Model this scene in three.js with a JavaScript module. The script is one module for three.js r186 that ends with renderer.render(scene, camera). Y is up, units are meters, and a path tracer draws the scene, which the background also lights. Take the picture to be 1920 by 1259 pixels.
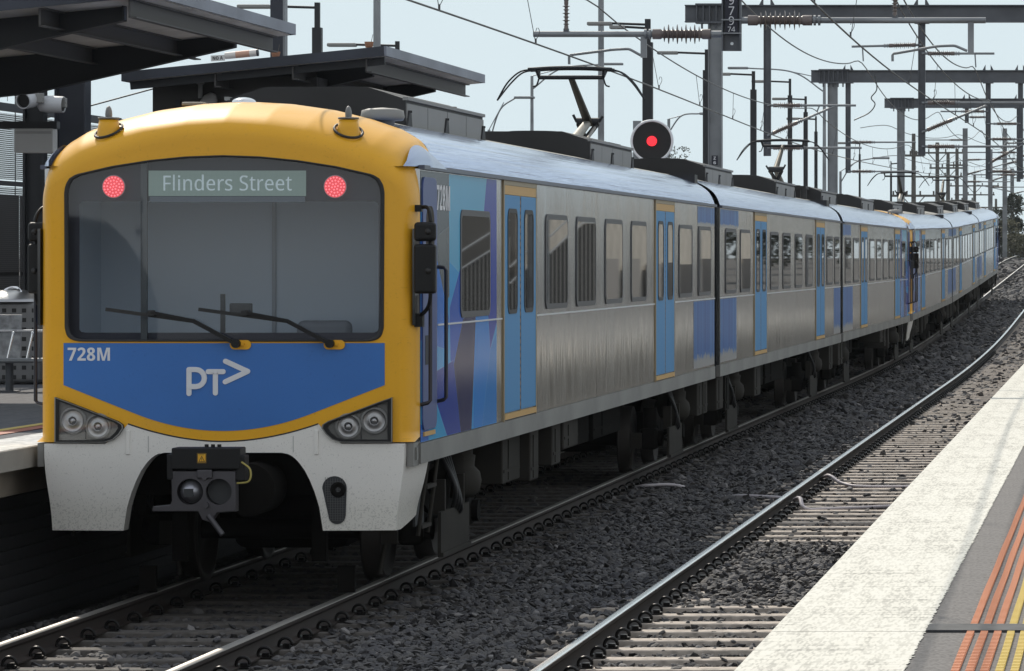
import * as THREE from 'three';
import { mergeGeometries, mergeVertices, toCreasedNormals } from 'three/addons/utils/BufferGeometryUtils.js';
import { RoundedBoxGeometry } from 'three/addons/geometries/RoundedBoxGeometry.js';
import { FontLoader } from 'three/addons/loaders/FontLoader.js';
import { TextGeometry } from 'three/addons/geometries/TextGeometry.js';

// ---------------------------------------------------------------- camera, sky, sun, exposure
const scene = new THREE.Scene();
const EYE = 2.76;                                  // eye height above the rail tops
const camera = new THREE.PerspectiveCamera(2 * Math.atan(772 / 7550) * 180 / Math.PI, 4208 / 1544, 0.5, 4000);
camera.setViewOffset(4208, 1544, 0, 285, 1920, 1259);   // long lens, shifted towards the train
camera.position.set(0, EYE, 0);
camera.lookAt(0, EYE, -100);

const SUN = new THREE.Vector3(-0.5, 1, -1.05).normalize();
{
  const W = 512, H = 256, px = new Float32Array(W * H * 4), d = new THREE.Vector3();
  const mix = (a, b, t) => a + (b - a) * t;
  const front = [0.632, 0.738, 0.782], back = [0.77, 0.79, 0.80], top = [0.50, 0.55, 0.63];
  for (let j = 0; j < H; j++) for (let i = 0; i < W; i++) {
    const el = ((j + 0.5) / H - 0.5) * Math.PI, az = ((i + 0.5) / W - 0.5) * 2 * Math.PI;
    d.set(Math.cos(el) * Math.cos(az), Math.sin(el), Math.cos(el) * Math.sin(az));
    const c = d.dot(SUN), g = Math.acos(Math.min(1, Math.max(-1, c)));
    const hx = (d.x * SUN.x + d.z * SUN.z) / Math.max(1e-4, Math.hypot(d.x, d.z) * Math.hypot(SUN.x, SUN.z));
    const f = Math.pow(0.5 + 0.5 * hx, 0.6);
    const up = Math.pow(Math.max(0, Math.sin(el)), 1.2);
    const glow = 1.1 * Math.exp(-g / 0.16) + 0.30 * Math.exp(-g / 0.5);
    const o = (j * W + i) * 4;
    for (let k = 0; k < 3; k++) {
      let v = mix(mix(back[k], front[k], f), top[k], up) + glow * [1, 0.96, 0.88][k] * Math.max(0, Math.sin(el) + 0.02);
      if (el < 0) v = [0.30, 0.31, 0.31][k];
      px[o + k] = v;
    }
    px[o + 3] = 1;
  }
  const sky = new THREE.DataTexture(px, W, H, THREE.RGBAFormat, THREE.FloatType);
  sky.mapping = THREE.EquirectangularReflectionMapping; sky.magFilter = THREE.LinearFilter; sky.minFilter = THREE.LinearFilter;
  sky.needsUpdate = true;
  scene.background = sky; scene.environment = sky;
}
const sun = new THREE.DirectionalLight(new THREE.Color().setRGB(1, 0.92, 0.80), 3.4);
sun.position.copy(SUN).multiplyScalar(150).add(new THREE.Vector3(-5, 0, -60)); sun.target.position.set(-5, 0, -60);
sun.castShadow = true; sun.shadow.mapSize.set(4096, 4096);
Object.assign(sun.shadow.camera, { left: -80, right: 80, top: 120, bottom: -120, near: 1, far: 400 });
scene.add(sun, sun.target);

const renderer = new THREE.WebGLRenderer({ antialias: true });
renderer.toneMapping = THREE.LinearToneMapping;
renderer.toneMappingExposure = 1.12;
renderer.shadowMap.enabled = true;

// ---------------------------------------------------------------- helpers
let seed = 7;
function rnd() { seed = (seed + 0x6D2B79F5) | 0; let t = Math.imul(seed ^ (seed >>> 15), 1 | seed); t = (t + Math.imul(t ^ (t >>> 7), 61 | t)) ^ t; return ((t ^ (t >>> 14)) >>> 0) / 4294967296; }
const rr = (a, b) => a + (b - a) * rnd();
const V = (x, y, z) => new THREE.Vector3(x, y, z);
const smooth = (a, b, x) => { const t = Math.min(1, Math.max(0, (x - a) / (b - a))); return t * t * (3 - 2 * t); };

const counts = {};
function numbered(n) { const c = counts[n] = (counts[n] ?? -1) + 1; return c ? `${n}_${String(c).padStart(3, '0')}` : n; }
function tag(o, label, category, group, kind) {
  if (label) o.userData.label = label;
  if (category) o.userData.category = category;
  if (group) o.userData.group = group;
  if (kind) o.userData.kind = kind;
  return o;
}
function thing(name, label, category, pos = [0, 0, 0], group) {
  const o = new THREE.Group(); o.name = numbered(name); o.position.set(...pos); scene.add(o);
  return tag(o, label, category, group);
}
function meshOf(name, geo, mat, parent = scene) {
  const m = new THREE.Mesh(geo, mat); m.name = parent === scene ? numbered(name) : name; m.castShadow = m.receiveShadow = true;
  parent.add(m); return m;
}
function structure(name, geo, mat) { const m = meshOf(name, geo, mat); m.userData.kind = 'structure'; return m; }
const E = new THREE.Euler(), Q = new THREE.Quaternion(), M4 = new THREE.Matrix4();
function place(g, x = 0, y = 0, z = 0, rx = 0, ry = 0, rz = 0, s = 1) {
  Q.setFromEuler(E.set(rx, ry, rz)); M4.compose(V(x, y, z), Q, typeof s === 'number' ? V(s, s, s) : V(...s)); g.applyMatrix4(M4); return g;
}
function metreUV(g) {          // uv in metres, by the way each face looks
  const p = g.attributes.position, n = g.attributes.normal, uv = new Float32Array(p.count * 2);
  for (let i = 0; i < p.count; i++) {
    const ax = Math.abs(n.getX(i)), ay = Math.abs(n.getY(i)), az = Math.abs(n.getZ(i));
    if (ax >= ay && ax >= az) { uv[2 * i] = p.getZ(i); uv[2 * i + 1] = p.getY(i); }
    else if (ay >= az) { uv[2 * i] = p.getZ(i); uv[2 * i + 1] = p.getX(i); }
    else { uv[2 * i] = p.getX(i); uv[2 * i + 1] = p.getY(i); }
  }
  g.setAttribute('uv', new THREE.BufferAttribute(uv, 2)); return g;
}
class MB {                     // collects simple solids and joins them into one named mesh
  constructor() { this.a = []; }
  geo(g, ...p) { g = g.index ? g.toNonIndexed() : g; for (const k of Object.keys(g.attributes)) if (!['position', 'normal', 'uv'].includes(k)) g.deleteAttribute(k); if (p.length) place(g, ...p); this.a.push(g); return this; }
  box(w, h, d, x, y, z, rx, ry, rz) { return this.geo(new THREE.BoxGeometry(w, h, d), x, y, z, rx, ry, rz); }
  rbox(w, h, d, r, x, y, z, rx, ry, rz) { return this.geo(new RoundedBoxGeometry(w, h, d, 2, r), x, y, z, rx, ry, rz); }
  cyl(r, h, x, y, z, axis = 'y', seg = 12, r2 = r) { return this.geo(new THREE.CylinderGeometry(r2, r, h, seg), x, y, z, axis === 'z' ? Math.PI / 2 : 0, 0, axis === 'x' ? Math.PI / 2 : 0); }
  rod(a, b, r, seg = 8, r2 = r) {
    const d = b.clone().sub(a), g = new THREE.CylinderGeometry(r2, r, d.length(), seg);
    g.applyQuaternion(new THREE.Quaternion().setFromUnitVectors(V(0, 1, 0), d.normalize()));
    g.translate((a.x + b.x) / 2, (a.y + b.y) / 2, (a.z + b.z) / 2); return this.geo(g);
  }
  bar(a, b, w, h) {            // a flat bar of section w (sideways) x h between two points
    const d = b.clone().sub(a), L = d.length(), g = new THREE.BoxGeometry(w, h, L), m = new THREE.Matrix4().lookAt(b, a, Math.abs(d.y) > 0.99 * L ? V(0, 0, 1) : V(0, 1, 0));
    g.applyMatrix4(m); g.translate((a.x + b.x) / 2, (a.y + b.y) / 2, (a.z + b.z) / 2); return this.geo(g);
  }
  tube(pts, r, seg = 6, n = pts.length * 5, closed = false, tension = 0.5) { return this.geo(new THREE.TubeGeometry(new THREE.CatmullRomCurve3(pts, closed, 'catmullrom', tension), n, r, seg, closed)); }
  lathe(pts, x, y, z, rx = 0, ry = 0, rz = 0, seg = 24) { return this.geo(new THREE.LatheGeometry(pts.map((p) => new THREE.Vector2(...p)), seg), x, y, z, rx, ry, rz); }
  ext(shape, depth, x = 0, y = 0, z = 0, rx = 0, ry = 0, rz = 0, bevel = 0, seg = 12) {
    return this.geo(new THREE.ExtrudeGeometry(shape, { depth, bevelEnabled: bevel > 0, bevelSize: bevel, bevelThickness: bevel, bevelSegments: 2, curveSegments: seg }), x, y, z, rx, ry, rz);
  }
  geometry(keepUV = false) { const g = mergeGeometries(this.a.map((q) => { if (!q.attributes.uv) q.setAttribute('uv', new THREE.BufferAttribute(new Float32Array(q.attributes.position.count * 2), 2)); return q; })); return keepUV ? g : metreUV(g); }
  build(name, mat, parent, keepUV) { return meshOf(name, this.geometry(keepUV), mat, parent); }
}
function rrect(w, h, r, x = 0, y = 0, S = THREE.Shape) {
  const s = new S(), a = x - w / 2, b = y - h / 2;
  s.moveTo(a + r, b); s.lineTo(a + w - r, b); s.absarc(a + w - r, b + r, r, -Math.PI / 2, 0, false); s.lineTo(a + w, b + h - r);
  s.absarc(a + w - r, b + h - r, r, 0, Math.PI / 2, false); s.lineTo(a + r, b + h); s.absarc(a + r, b + h - r, r, Math.PI / 2, Math.PI, false);
  s.lineTo(a, b + r); s.absarc(a + r, b + r, r, Math.PI, 1.5 * Math.PI, false); return s;
}
function poly(pts) { const s = new THREE.Shape(); pts.forEach((p, i) => i ? s.lineTo(...p) : s.moveTo(...p)); s.closePath(); return s; }
function gridGeo(nu, nv, f, flip = false) {     // f(u, v) -> Vector3, u and v in 0..1
  const pos = [], uv = [], idx = [];
  for (let j = 0; j <= nv; j++) for (let i = 0; i <= nu; i++) { const p = f(i / nu, j / nv); pos.push(p.x, p.y, p.z); uv.push(i / nu, j / nv); }
  for (let j = 0; j < nv; j++) for (let i = 0; i < nu; i++) { const a = j * (nu + 1) + i, b = a + 1, c = a + nu + 1, d = c + 1; flip ? idx.push(a, c, b, b, c, d) : idx.push(a, b, c, b, d, c); }
  const g = new THREE.BufferGeometry(); g.setAttribute('position', new THREE.Float32BufferAttribute(pos, 3)); g.setAttribute('uv', new THREE.Float32BufferAttribute(uv, 2)); g.setIndex(idx); g.computeVertexNormals(); return g;
}

// ---------------------------------------------------------------- textures
function noiseGrid(n, oct, sx = 1, sy = 1) {      // tiling value noise, n x n, 0..1
  const out = new Float32Array(n * n); let amp = 1, tot = 0;
  for (let o = 0; o < oct; o++) {
    const cx = Math.max(2, Math.round(4 * sx * 2 ** o)), cy = Math.max(2, Math.round(4 * sy * 2 ** o)), g = new Float32Array(cx * cy).map(() => rnd());
    for (let y = 0; y < n; y++) for (let x = 0; x < n; x++) {
      const fx = x / n * cx, fy = y / n * cy, ix = Math.floor(fx), iy = Math.floor(fy); let tx = fx - ix, ty = fy - iy; tx = tx * tx * (3 - 2 * tx); ty = ty * ty * (3 - 2 * ty);
      const A = g[(iy % cy) * cx + ix % cx], B = g[(iy % cy) * cx + (ix + 1) % cx], C = g[((iy + 1) % cy) * cx + ix % cx], D = g[((iy + 1) % cy) * cx + (ix + 1) % cx];
      out[y * n + x] += amp * (A + (B - A) * tx + (C - A) * ty + (A - B - C + D) * tx * ty);
    }
    tot += amp; amp *= 0.5;
  }
  return out.map((v) => v / tot);
}
function dataTex(n, f, repeat = [1, 1], srgb = false) {   // f(i, x, y) -> [r, g, b] in 0..1
  const d = new Uint8Array(n * n * 4);
  for (let y = 0; y < n; y++) for (let x = 0; x < n; x++) { const i = y * n + x, c = f(i, x, y); for (let k = 0; k < 3; k++) d[4 * i + k] = Math.max(0, Math.min(255, c[k] * 255)); d[4 * i + 3] = 255; }
  const t = new THREE.DataTexture(d, n, n); t.wrapS = t.wrapT = THREE.RepeatWrapping; t.magFilter = THREE.LinearFilter; t.minFilter = THREE.LinearMipmapLinearFilter; t.generateMipmaps = true;
  t.repeat.set(...repeat); if (srgb) t.colorSpace = THREE.SRGBColorSpace; t.needsUpdate = true; return t;
}
function canvasTex(w, h, draw) {
  const c = document.createElement('canvas'); c.width = w; c.height = h; draw(c.getContext('2d'), w, h);
  const t = new THREE.CanvasTexture(c); t.colorSpace = THREE.SRGBColorSpace; return t;
}
const lin = (r, g = r, b = r) => new THREE.Color().setRGB(r, g, b);
const N1 = noiseGrid(512, 6), N2 = noiseGrid(512, 7, 4, 4), NS = noiseGrid(512, 5, 12, 0.5), NV = noiseGrid(512, 6, 1, 6);
const NF = noiseGrid(512, 4, 26, 26);
const grey = (v) => [v, v, v];
const T = {
  mottle: dataTex(512, (i) => grey(0.62 + 0.55 * (N1[i] - 0.3)), [0.5, 0.5]),
  fine: dataTex(512, (i) => grey(0.55 + 0.9 * (N2[i] - 0.28)), [1, 1]),
  streak: dataTex(512, (i) => grey(0.89 + 0.10 * NS[i] + 0.14 * (N1[i] - 0.5)), [0.12, 0.3]),
  streakRough: dataTex(512, (i) => grey(0.75 + 0.45 * (NS[i] - 0.4) + 0.3 * (N1[i] - 0.5)), [0.16, 0.27]),
  wave: dataTex(512, (i) => grey(NS[i] * 0.5 + N1[i] * 0.5), [0.2, 0.12]),
};
const std = (c, rough = 0.7, metal = 0, more = {}) => new THREE.MeshStandardMaterial({ color: c, roughness: rough, metalness: metal, ...more });
const phy = (c, rough, more = {}) => new THREE.MeshPhysicalMaterial({ color: c, roughness: rough, ...more });
const M = {
  yellow: phy(lin(0.80, 0.405, 0.022), 0.45, { clearcoat: 0.3, clearcoatRoughness: 0.06, specularIntensity: 0.4, map: dataTex(512, (i) => { const v = 0.9 + 0.1 * N1[i] - (NF[i] > 0.76 ? 0.12 : 0); return [v, v, v]; }, [0.6, 0.6]) }),
  blue: phy(lin(0.038, 0.155, 0.46), 0.4, { clearcoat: 0.2, clearcoatRoughness: 0.15, specularIntensity: 0.6, map: dataTex(512, (i) => grey(0.92 + 0.12 * N1[i] - (NF[i] > 0.77 ? 0.12 : 0)), [0.7, 0.7]) }),
  skirt: phy(lin(0.76, 0.75, 0.725), 0.42, { clearcoat: 0.3, clearcoatRoughness: 0.3, map: dataTex(512, (i, x, y) => { const yy = y / 512, low = yy > 0.5 ? 1 - smooth(0.68, 0.98, yy) : 0; const v = 0.96 + 0.06 * (N1[i] - 0.5) - 0.10 * low * (0.4 + N1[i]) - (NF[i] > 0.74 - 0.13 * low ? 0.22 : 0); return [v, v * 0.985, v * (0.965 - 0.03 * low)]; }, [1, 1]) }),
  lettering: std(lin(0.66, 0.67, 0.70), 0.45),
  stainless: std(lin(0.56, 0.57, 0.575), 0.23, 0.96, { map: T.streak, roughnessMap: T.streakRough, bumpMap: T.wave, bumpScale: 0.007 }),
  roofMetal: std(lin(0.40, 0.50, 0.78), 0.12, 0.97, { bumpMap: dataTex(512, (i) => grey(NV[i]), [0.05, 1.0]), bumpScale: 0.016 }),  // blue of the reflected sky is put into the metal colour
  roofPlate: std(lin(0.34, 0.33, 0.30), 0.6, 0.4, { map: T.mottle }),
  unitDark: std(lin(0.028, 0.028, 0.03), 0.6, 0.1, { map: T.mottle }),
  unitSide: std(lin(0.30, 0.30, 0.29), 0.7, 0.3, { map: T.streak }),
  solebar: std(lin(0.33, 0.325, 0.31), 0.55, 0.5, { map: T.mottle }),
  doorBlue: phy(lin(0.055, 0.245, 0.50), 0.45, { specularIntensity: 0.4 }),
  crewDoor: phy(lin(0.065, 0.095, 0.24), 0.4, { specularIntensity: 0.5 }),
  doorYellow: std(lin(0.55, 0.33, 0.10), 0.5),
  trimBronze: std(lin(0.30, 0.24, 0.15), 0.45, 0.6),
  rubber: std(lin(0.012, 0.012, 0.013), 0.55),
  black: phy(lin(0.010, 0.010, 0.011), 0.45, { specularIntensity: 0.5 }),
  glass: phy(lin(0.010, 0.011, 0.012), 0.015, { ior: 1.7 }),
  frameAlu: std(lin(0.07, 0.07, 0.075), 0.5, 0.3),
  screen: phy(lin(0.86, 0.90, 0.94), 0.02, { transmission: 1, thickness: 0, ior: 1.6 }),
  lens: phy(lin(0.95, 0.95, 0.95), 0.03, { transmission: 1, thickness: 0, ior: 1.5 }),
  frit: std(lin(0.012, 0.013, 0.026), 0.6),
  cabWall: std(lin(0.60, 0.67, 0.74), 0.7),
  cabDark: std(lin(0.03, 0.032, 0.035), 0.7),
  chrome: std(lin(0.75, 0.75, 0.76), 0.12, 1),
  reflector: std(lin(0.42, 0.42, 0.43), 0.28, 0.9),
  under: phy(lin(0.012, 0.011, 0.010), 0.85, { specularIntensity: 0.15, map: T.mottle }),
  underLight: phy(lin(0.052, 0.048, 0.042), 0.8, { specularIntensity: 0.3, map: T.mottle }),
  wheel: std(lin(0.035, 0.03, 0.027), 0.6, 0.5),
  coupler: std(lin(0.105, 0.10, 0.11), 0.5, 0.6, { map: T.mottle }),
  railSide: std(lin(0.045, 0.032, 0.027), 0.75, 0.3, { map: T.mottle }),
  railTopShaded: std(lin(0.50, 0.48, 0.45), 0.42, 0.9),  // darker copy of the rail top, shade under the train put into its colour
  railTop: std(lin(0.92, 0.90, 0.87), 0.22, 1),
  clip: std(lin(0.012, 0.011, 0.011), 0.35, 0.6),
  sleeperShaded: std(lin(0.135, 0.122, 0.112), 0.9, 0, { map: T.fine, bumpMap: T.fine, bumpScale: 0.004 }),  // darker copy of the sleeper concrete, carrying the shade under the train
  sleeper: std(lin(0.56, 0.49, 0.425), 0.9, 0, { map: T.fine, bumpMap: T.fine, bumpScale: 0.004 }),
  stone: std(lin(0.074, 0.072, 0.074), 0.8),
  ballastBed: std(lin(0.075, 0.072, 0.070), 0.95, 0, { map: T.fine, bumpMap: T.fine, bumpScale: 0.05 }),
  galv: std(lin(0.36, 0.38, 0.40), 0.55, 0.6, { map: T.mottle }),
  galvDark: std(lin(0.15, 0.16, 0.18), 0.55, 0.45, { map: T.mottle }),
  darkPaint: std(lin(0.022, 0.024, 0.028), 0.55, 0.2),
  purlin: std(lin(0.075, 0.072, 0.07), 0.6, 0.1),
  steelBlue: std(lin(0.055, 0.062, 0.082), 0.5, 0.3, { map: T.mottle }),
  soffit: std(lin(0.72, 0.68, 0.62), 0.8, 0, { map: T.mottle }),
  fascia: std(lin(0.30, 0.32, 0.38), 0.5, 0.4, { map: T.mottle }),
  insulator: phy(lin(0.16, 0.13, 0.12), 0.35),
  wire: std(lin(0.09, 0.092, 0.095), 0.5, 0.6),
  wood: std(lin(0.13, 0.125, 0.115), 0.9, 0, { map: T.streak }),
};

// ---------------------------------------------------------------- lie of the land: level, then a 1.8 % climb to a crest
function rise(Z) { if (Z < 90) return 0; if (Z < 145) return 0.0001636 * (Z - 90) ** 2; const s = 0.495 + 0.018 * (Z - 145); return Z < 255 ? s : Z < 330 ? 2.475 + 0.018 * (Z - 255) - 0.00012 * (Z - 255) ** 2 : 3.15 - 0.0; }
const bend = (Z) => 0.2 * smooth(56, 125, Z);
const XT = -7.23, XN = -3.11, EDGE_R = -1.5, EDGE_L = -8.79, TOP_R = 1.17, TOP_L = 1.25;
const lineT = (Z) => XT + bend(Z), lineN = (Z) => XN + 0.25 * bend(Z);

{ // the ground sheet
  const Zs = []; for (let z = -60; z < 420; z += 6) Zs.push(z); Zs.push(420, 700, 1500, 3500);
  const Xs = [-2500, -400, -60, -20, -12, -9.5, -7.2, -5.2, -3.1, -1.2, 3, 20, 60, 400, 2500];
  const g = gridGeo(Xs.length - 1, Zs.length - 1, (u, v) => { const X = Xs[Math.round(u * (Xs.length - 1))], Z = Zs[Math.round(v * (Zs.length - 1))]; return V(X, -0.29 + rise(Z), -Z); });
  structure('ground', metreUV(g), M.ballastBed);
}

// ---------------------------------------------------------------- loose ballast
{
  const kinds = 6, shapes = [];
  for (let k = 0; k < kinds; k++) {
    const g = new THREE.IcosahedronGeometry(1, 0), p = g.attributes.position, key = {};
    const sx = rr(1.0, 1.7), sy = rr(0.30, 0.55), sz = rr(0.75, 1.15);
    for (let i = 0; i < p.count; i++) {
      const id = [p.getX(i), p.getY(i), p.getZ(i)].map((q) => q.toFixed(2)).join(); const f = key[id] ??= [rr(0.7, 1.2), rr(0.65, 1.2), rr(0.7, 1.2)];
      p.setXYZ(i, p.getX(i) * sx * f[0], p.getY(i) * sy * f[1], p.getZ(i) * sz * f[2]);
    }
    g.deleteAttribute('uv'); g.computeVertexNormals(); shapes.push(g);
  }
  const lists = shapes.map(() => []);
  const sleeperY = -0.18, pitch = 0.73;
  const heap = (Z) => smooth(33.5, 35.0, Z) * (1 - smooth(40.5, 42.5, Z));        // near track: a stretch where stones lie over the sleepers
  const put = (X, Z, r, y) => {
    const i = Math.floor(rnd() * kinds);
    Q.setFromEuler(E.set(rr(-0.7, 0.7), rr(0, 6.28), rr(-0.7, 0.7)));
    const m = new THREE.Matrix4().compose(V(X, y + rise(Z), -Z), Q, V(r, r, r)); lists[i].push([m, rnd()]);
  };
  const zones = [[21.5, 34, 420, 0.0315], [34, 48, 370, 0.034], [48, 70, 190, 0.043], [70, 110, 70, 0.066], [110, 190, 28, 0.1], [190, 290, 9, 0.17]];
  for (const [z0, z1, dens, r0] of zones) {
    const X0 = -8.72, X1 = -1.62, n = Math.round(dens * (z1 - z0) * (X1 - X0));
    for (let k = 0; k < n; k++) {
      const X = rr(X0, X1), Z = rr(z0, z1), r = r0 * (0.55 + 0.75 * rnd() * (0.5 + rnd()));
      const uT = X - lineT(Z), uN = X - lineN(Z), ph = ((Z / pitch) % 1 + 1) % 1;
      const inT = Math.abs(uT) < 1.38, inN = Math.abs(uN) < 1.38;
      let y = -0.24 + 0.035 * rnd();
      if (inT || inN) {
        const u = inT ? Math.abs(uT) : Math.abs(uN);
        if (Math.abs(u - 0.836) < 0.115 + r * 0.5) continue;                    // clear of the rails
        const on = ph > 0.33 && ph < 0.67;                                        // over a sleeper
        const cover = inN ? heap(Z) : 0.0;
        if (on) { if (rnd() > (cover * 0.8 + (u > 1.0 ? 0.8 : 0.04))) continue; y = sleeperY + r * 0.3; }
        else y = -0.238 + 0.042 * rnd() + cover * 0.055;
      } else y += 0.035;
      put(X, Z, r, y);
    }
  }
  const stones = new THREE.Group(); stones.name = 'ballast'; scene.add(stones); tag(stones, 'dark grey crushed bluestone ballast spread between and beside both tracks', 'ballast', null, 'stuff');
  const c = new THREE.Color();
  lists.forEach((l, i) => {
    const im = new THREE.InstancedMesh(shapes[i], M.stone, l.length); im.name = 'stone'; im.userData.kind = 'stuff'; im.castShadow = im.receiveShadow = true;
    l.forEach(([m, t], k) => { im.setMatrixAt(k, m); const v = 0.6 + 0.75 * t + (t > 0.97 ? 1.2 : 0); im.setColorAt(k, c.setRGB(v, v * (t > 0.5 ? 0.97 : 1), v * (t > 0.5 ? 0.93 : 1.05))); });
    stones.add(im);
  });
}

// ---------------------------------------------------------------- the two tracks
function sweep(profile, xOf, yOf, Zs, closed = true) {     // profile: [x, y] round the section
  const pos = [], uv = [], idx = [], n = profile.length, len = [0];
  for (let i = 1; i <= n; i++) len.push(len[i - 1] + Math.hypot(profile[i % n][0] - profile[i - 1][0], profile[i % n][1] - profile[i - 1][1]));
  const m = closed ? n + 1 : n;
  for (const Z of Zs) for (let i = 0; i < m; i++) { const p = profile[i % n]; pos.push(xOf(Z) + p[0], yOf(Z) + p[1], -Z); uv.push(len[i] * 4, Z); }
  for (let j = 0; j < Zs.length - 1; j++) for (let i = 0; i < m - 1; i++) { const a = j * m + i, b = a + 1, c = a + m, d = c + 1; idx.push(a, b, c, b, d, c); }
  let g = new THREE.BufferGeometry(); g.setAttribute('position', new THREE.Float32BufferAttribute(pos, 3)); g.setAttribute('uv', new THREE.Float32BufferAttribute(uv, 2)); g.setIndex(idx);
  g = toCreasedNormals(g, 0.6); return g;
}
const railProfile = [[-0.073, -0.172], [-0.073, -0.160], [-0.020, -0.142], [-0.0085, -0.125], [-0.0085, -0.062], [-0.020, -0.046], [-0.0345, -0.036], [-0.0350, -0.012], [0.0350, -0.012], [0.0345, -0.036], [0.020, -0.046], [0.0085, -0.062], [0.0085, -0.125], [0.020, -0.142], [0.073, -0.160], [0.073, -0.172]].reverse();
const headProfile = [[-0.035, -0.0125], [-0.0335, -0.006], [-0.026, -0.0015], [-0.013, 0], [0.013, 0], [0.026, -0.0015], [0.0335, -0.006], [0.035, -0.0125]].reverse();
const sleeperGeo = (() => { // pre-stressed concrete: tapered sides, slightly dished middle
  const s = poly([[-0.125, -0.20], [-0.105, 0], [-0.10, 0.004], [0.10, 0.004], [0.105, 0], [0.125, -0.20]].map(([a, b]) => [a, b]));
  const g = new THREE.ExtrudeGeometry(s, { depth: 2.7, bevelEnabled: true, bevelSize: 0.008, bevelThickness: 0.008, bevelSegments: 1 });
  g.translate(0, 0, -1.35); g.rotateY(Math.PI / 2); return metreUV(g.toNonIndexed());
})();
const clipGeo = (() => {
  const b = new MB();
  b.geo(new THREE.TorusGeometry(0.05, 0.0125, 6, 10, Math.PI * 1.15), 0.035, 0.012, 0.03, 0, 0, -0.1);
  b.rod(V(-0.015, 0.0, 0.03), V(-0.015, 0.0, -0.06), 0.0115, 6); b.rod(V(0.08, -0.01, 0.03), V(0.045, 0.0, -0.05), 0.0115, 6);
  b.box(0.05, 0.045, 0.07, 0.038, -0.005, -0.01); b.box(0.085, 0.02, 0.1, 0.045, -0.025, 0);
  return b.geometry();
})();
function track(label, xOf, z0, z1, visible, SM) {
  const t = thing('railway_track', label, 'railway track', [0, 0, 0]); t.userData.kind = 'structure';
  const Zs = []; for (let z = z0; z < 110; z += 4) Zs.push(z); for (let z = 110; z <= z1; z += 5) Zs.push(z);
  const sides = {};
  for (const s of [-1, 1]) {
    const r = meshOf('rail', sweep(railProfile, (Z) => xOf(Z) + s * 0.836, rise, Zs), M.railSide, t);
    meshOf('running_surface', sweep(headProfile, (Z) => xOf(Z) + s * 0.836, rise, Zs), SM === M.sleeper ? M.railTop : M.railTopShaded, r); sides[s] = r;
  }
  let n = 0; const rest = [], clipsRest = [];
  for (let k = Math.ceil(z0 / 0.73); k * 0.73 < Math.min(z1, 260); k++) {
    const Z = (k + 0.5) * 0.73, y = -0.18 + rise(Z);
    if (n < 240) { const m = meshOf('sleeper', sleeperGeo, SM, t); m.position.set(xOf(Z), y - 0.006 * rnd(), -Z); m.rotation.y = rr(-0.004, 0.004); n++; }
    else rest.push([Z, y]);
    for (const s of [-1, 1]) for (const q of [-1, 1]) {
      const pos = [xOf(Z) + s * 0.836 + q * 0.066, -0.148 + rise(Z), -Z];
      if (visible.some(([a, b]) => a === s && b === q) && Z < 95) { const m = meshOf('rail_clip', clipGeo, M.clip, t); m.position.set(...pos); if (q < 0) m.rotation.y = Math.PI; }
      else if (Z < 120) clipsRest.push([...pos, q]);
    }
  }
  const im = new THREE.InstancedMesh(sleeperGeo, SM, rest.length); im.name = 'far_sleepers'; im.userData.kind = 'stuff'; rest.forEach(([Z, y], i) => im.setMatrixAt(i, new THREE.Matrix4().setPosition(xOf(Z), y, -Z))); t.add(im);
  const ic = new THREE.InstancedMesh(clipGeo, M.clip, clipsRest.length); ic.name = 'hidden_rail_clips'; ic.userData.kind = 'stuff';
  clipsRest.forEach(([x, y, z, q], i) => ic.setMatrixAt(i, new THREE.Matrix4().makeRotationY(q < 0 ? Math.PI : 0).setPosition(x, y, z))); t.add(ic);
  return t;
}
track('railway track under the commuter train, in the shadow of the carriages', lineT, 16, 300, [[1, 1], [-1, 1]], M.sleeperShaded);
track('empty railway track with sunlit rail beside the white platform edge', lineN, 10, 300, [[-1, 1]], M.sleeper);

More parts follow.
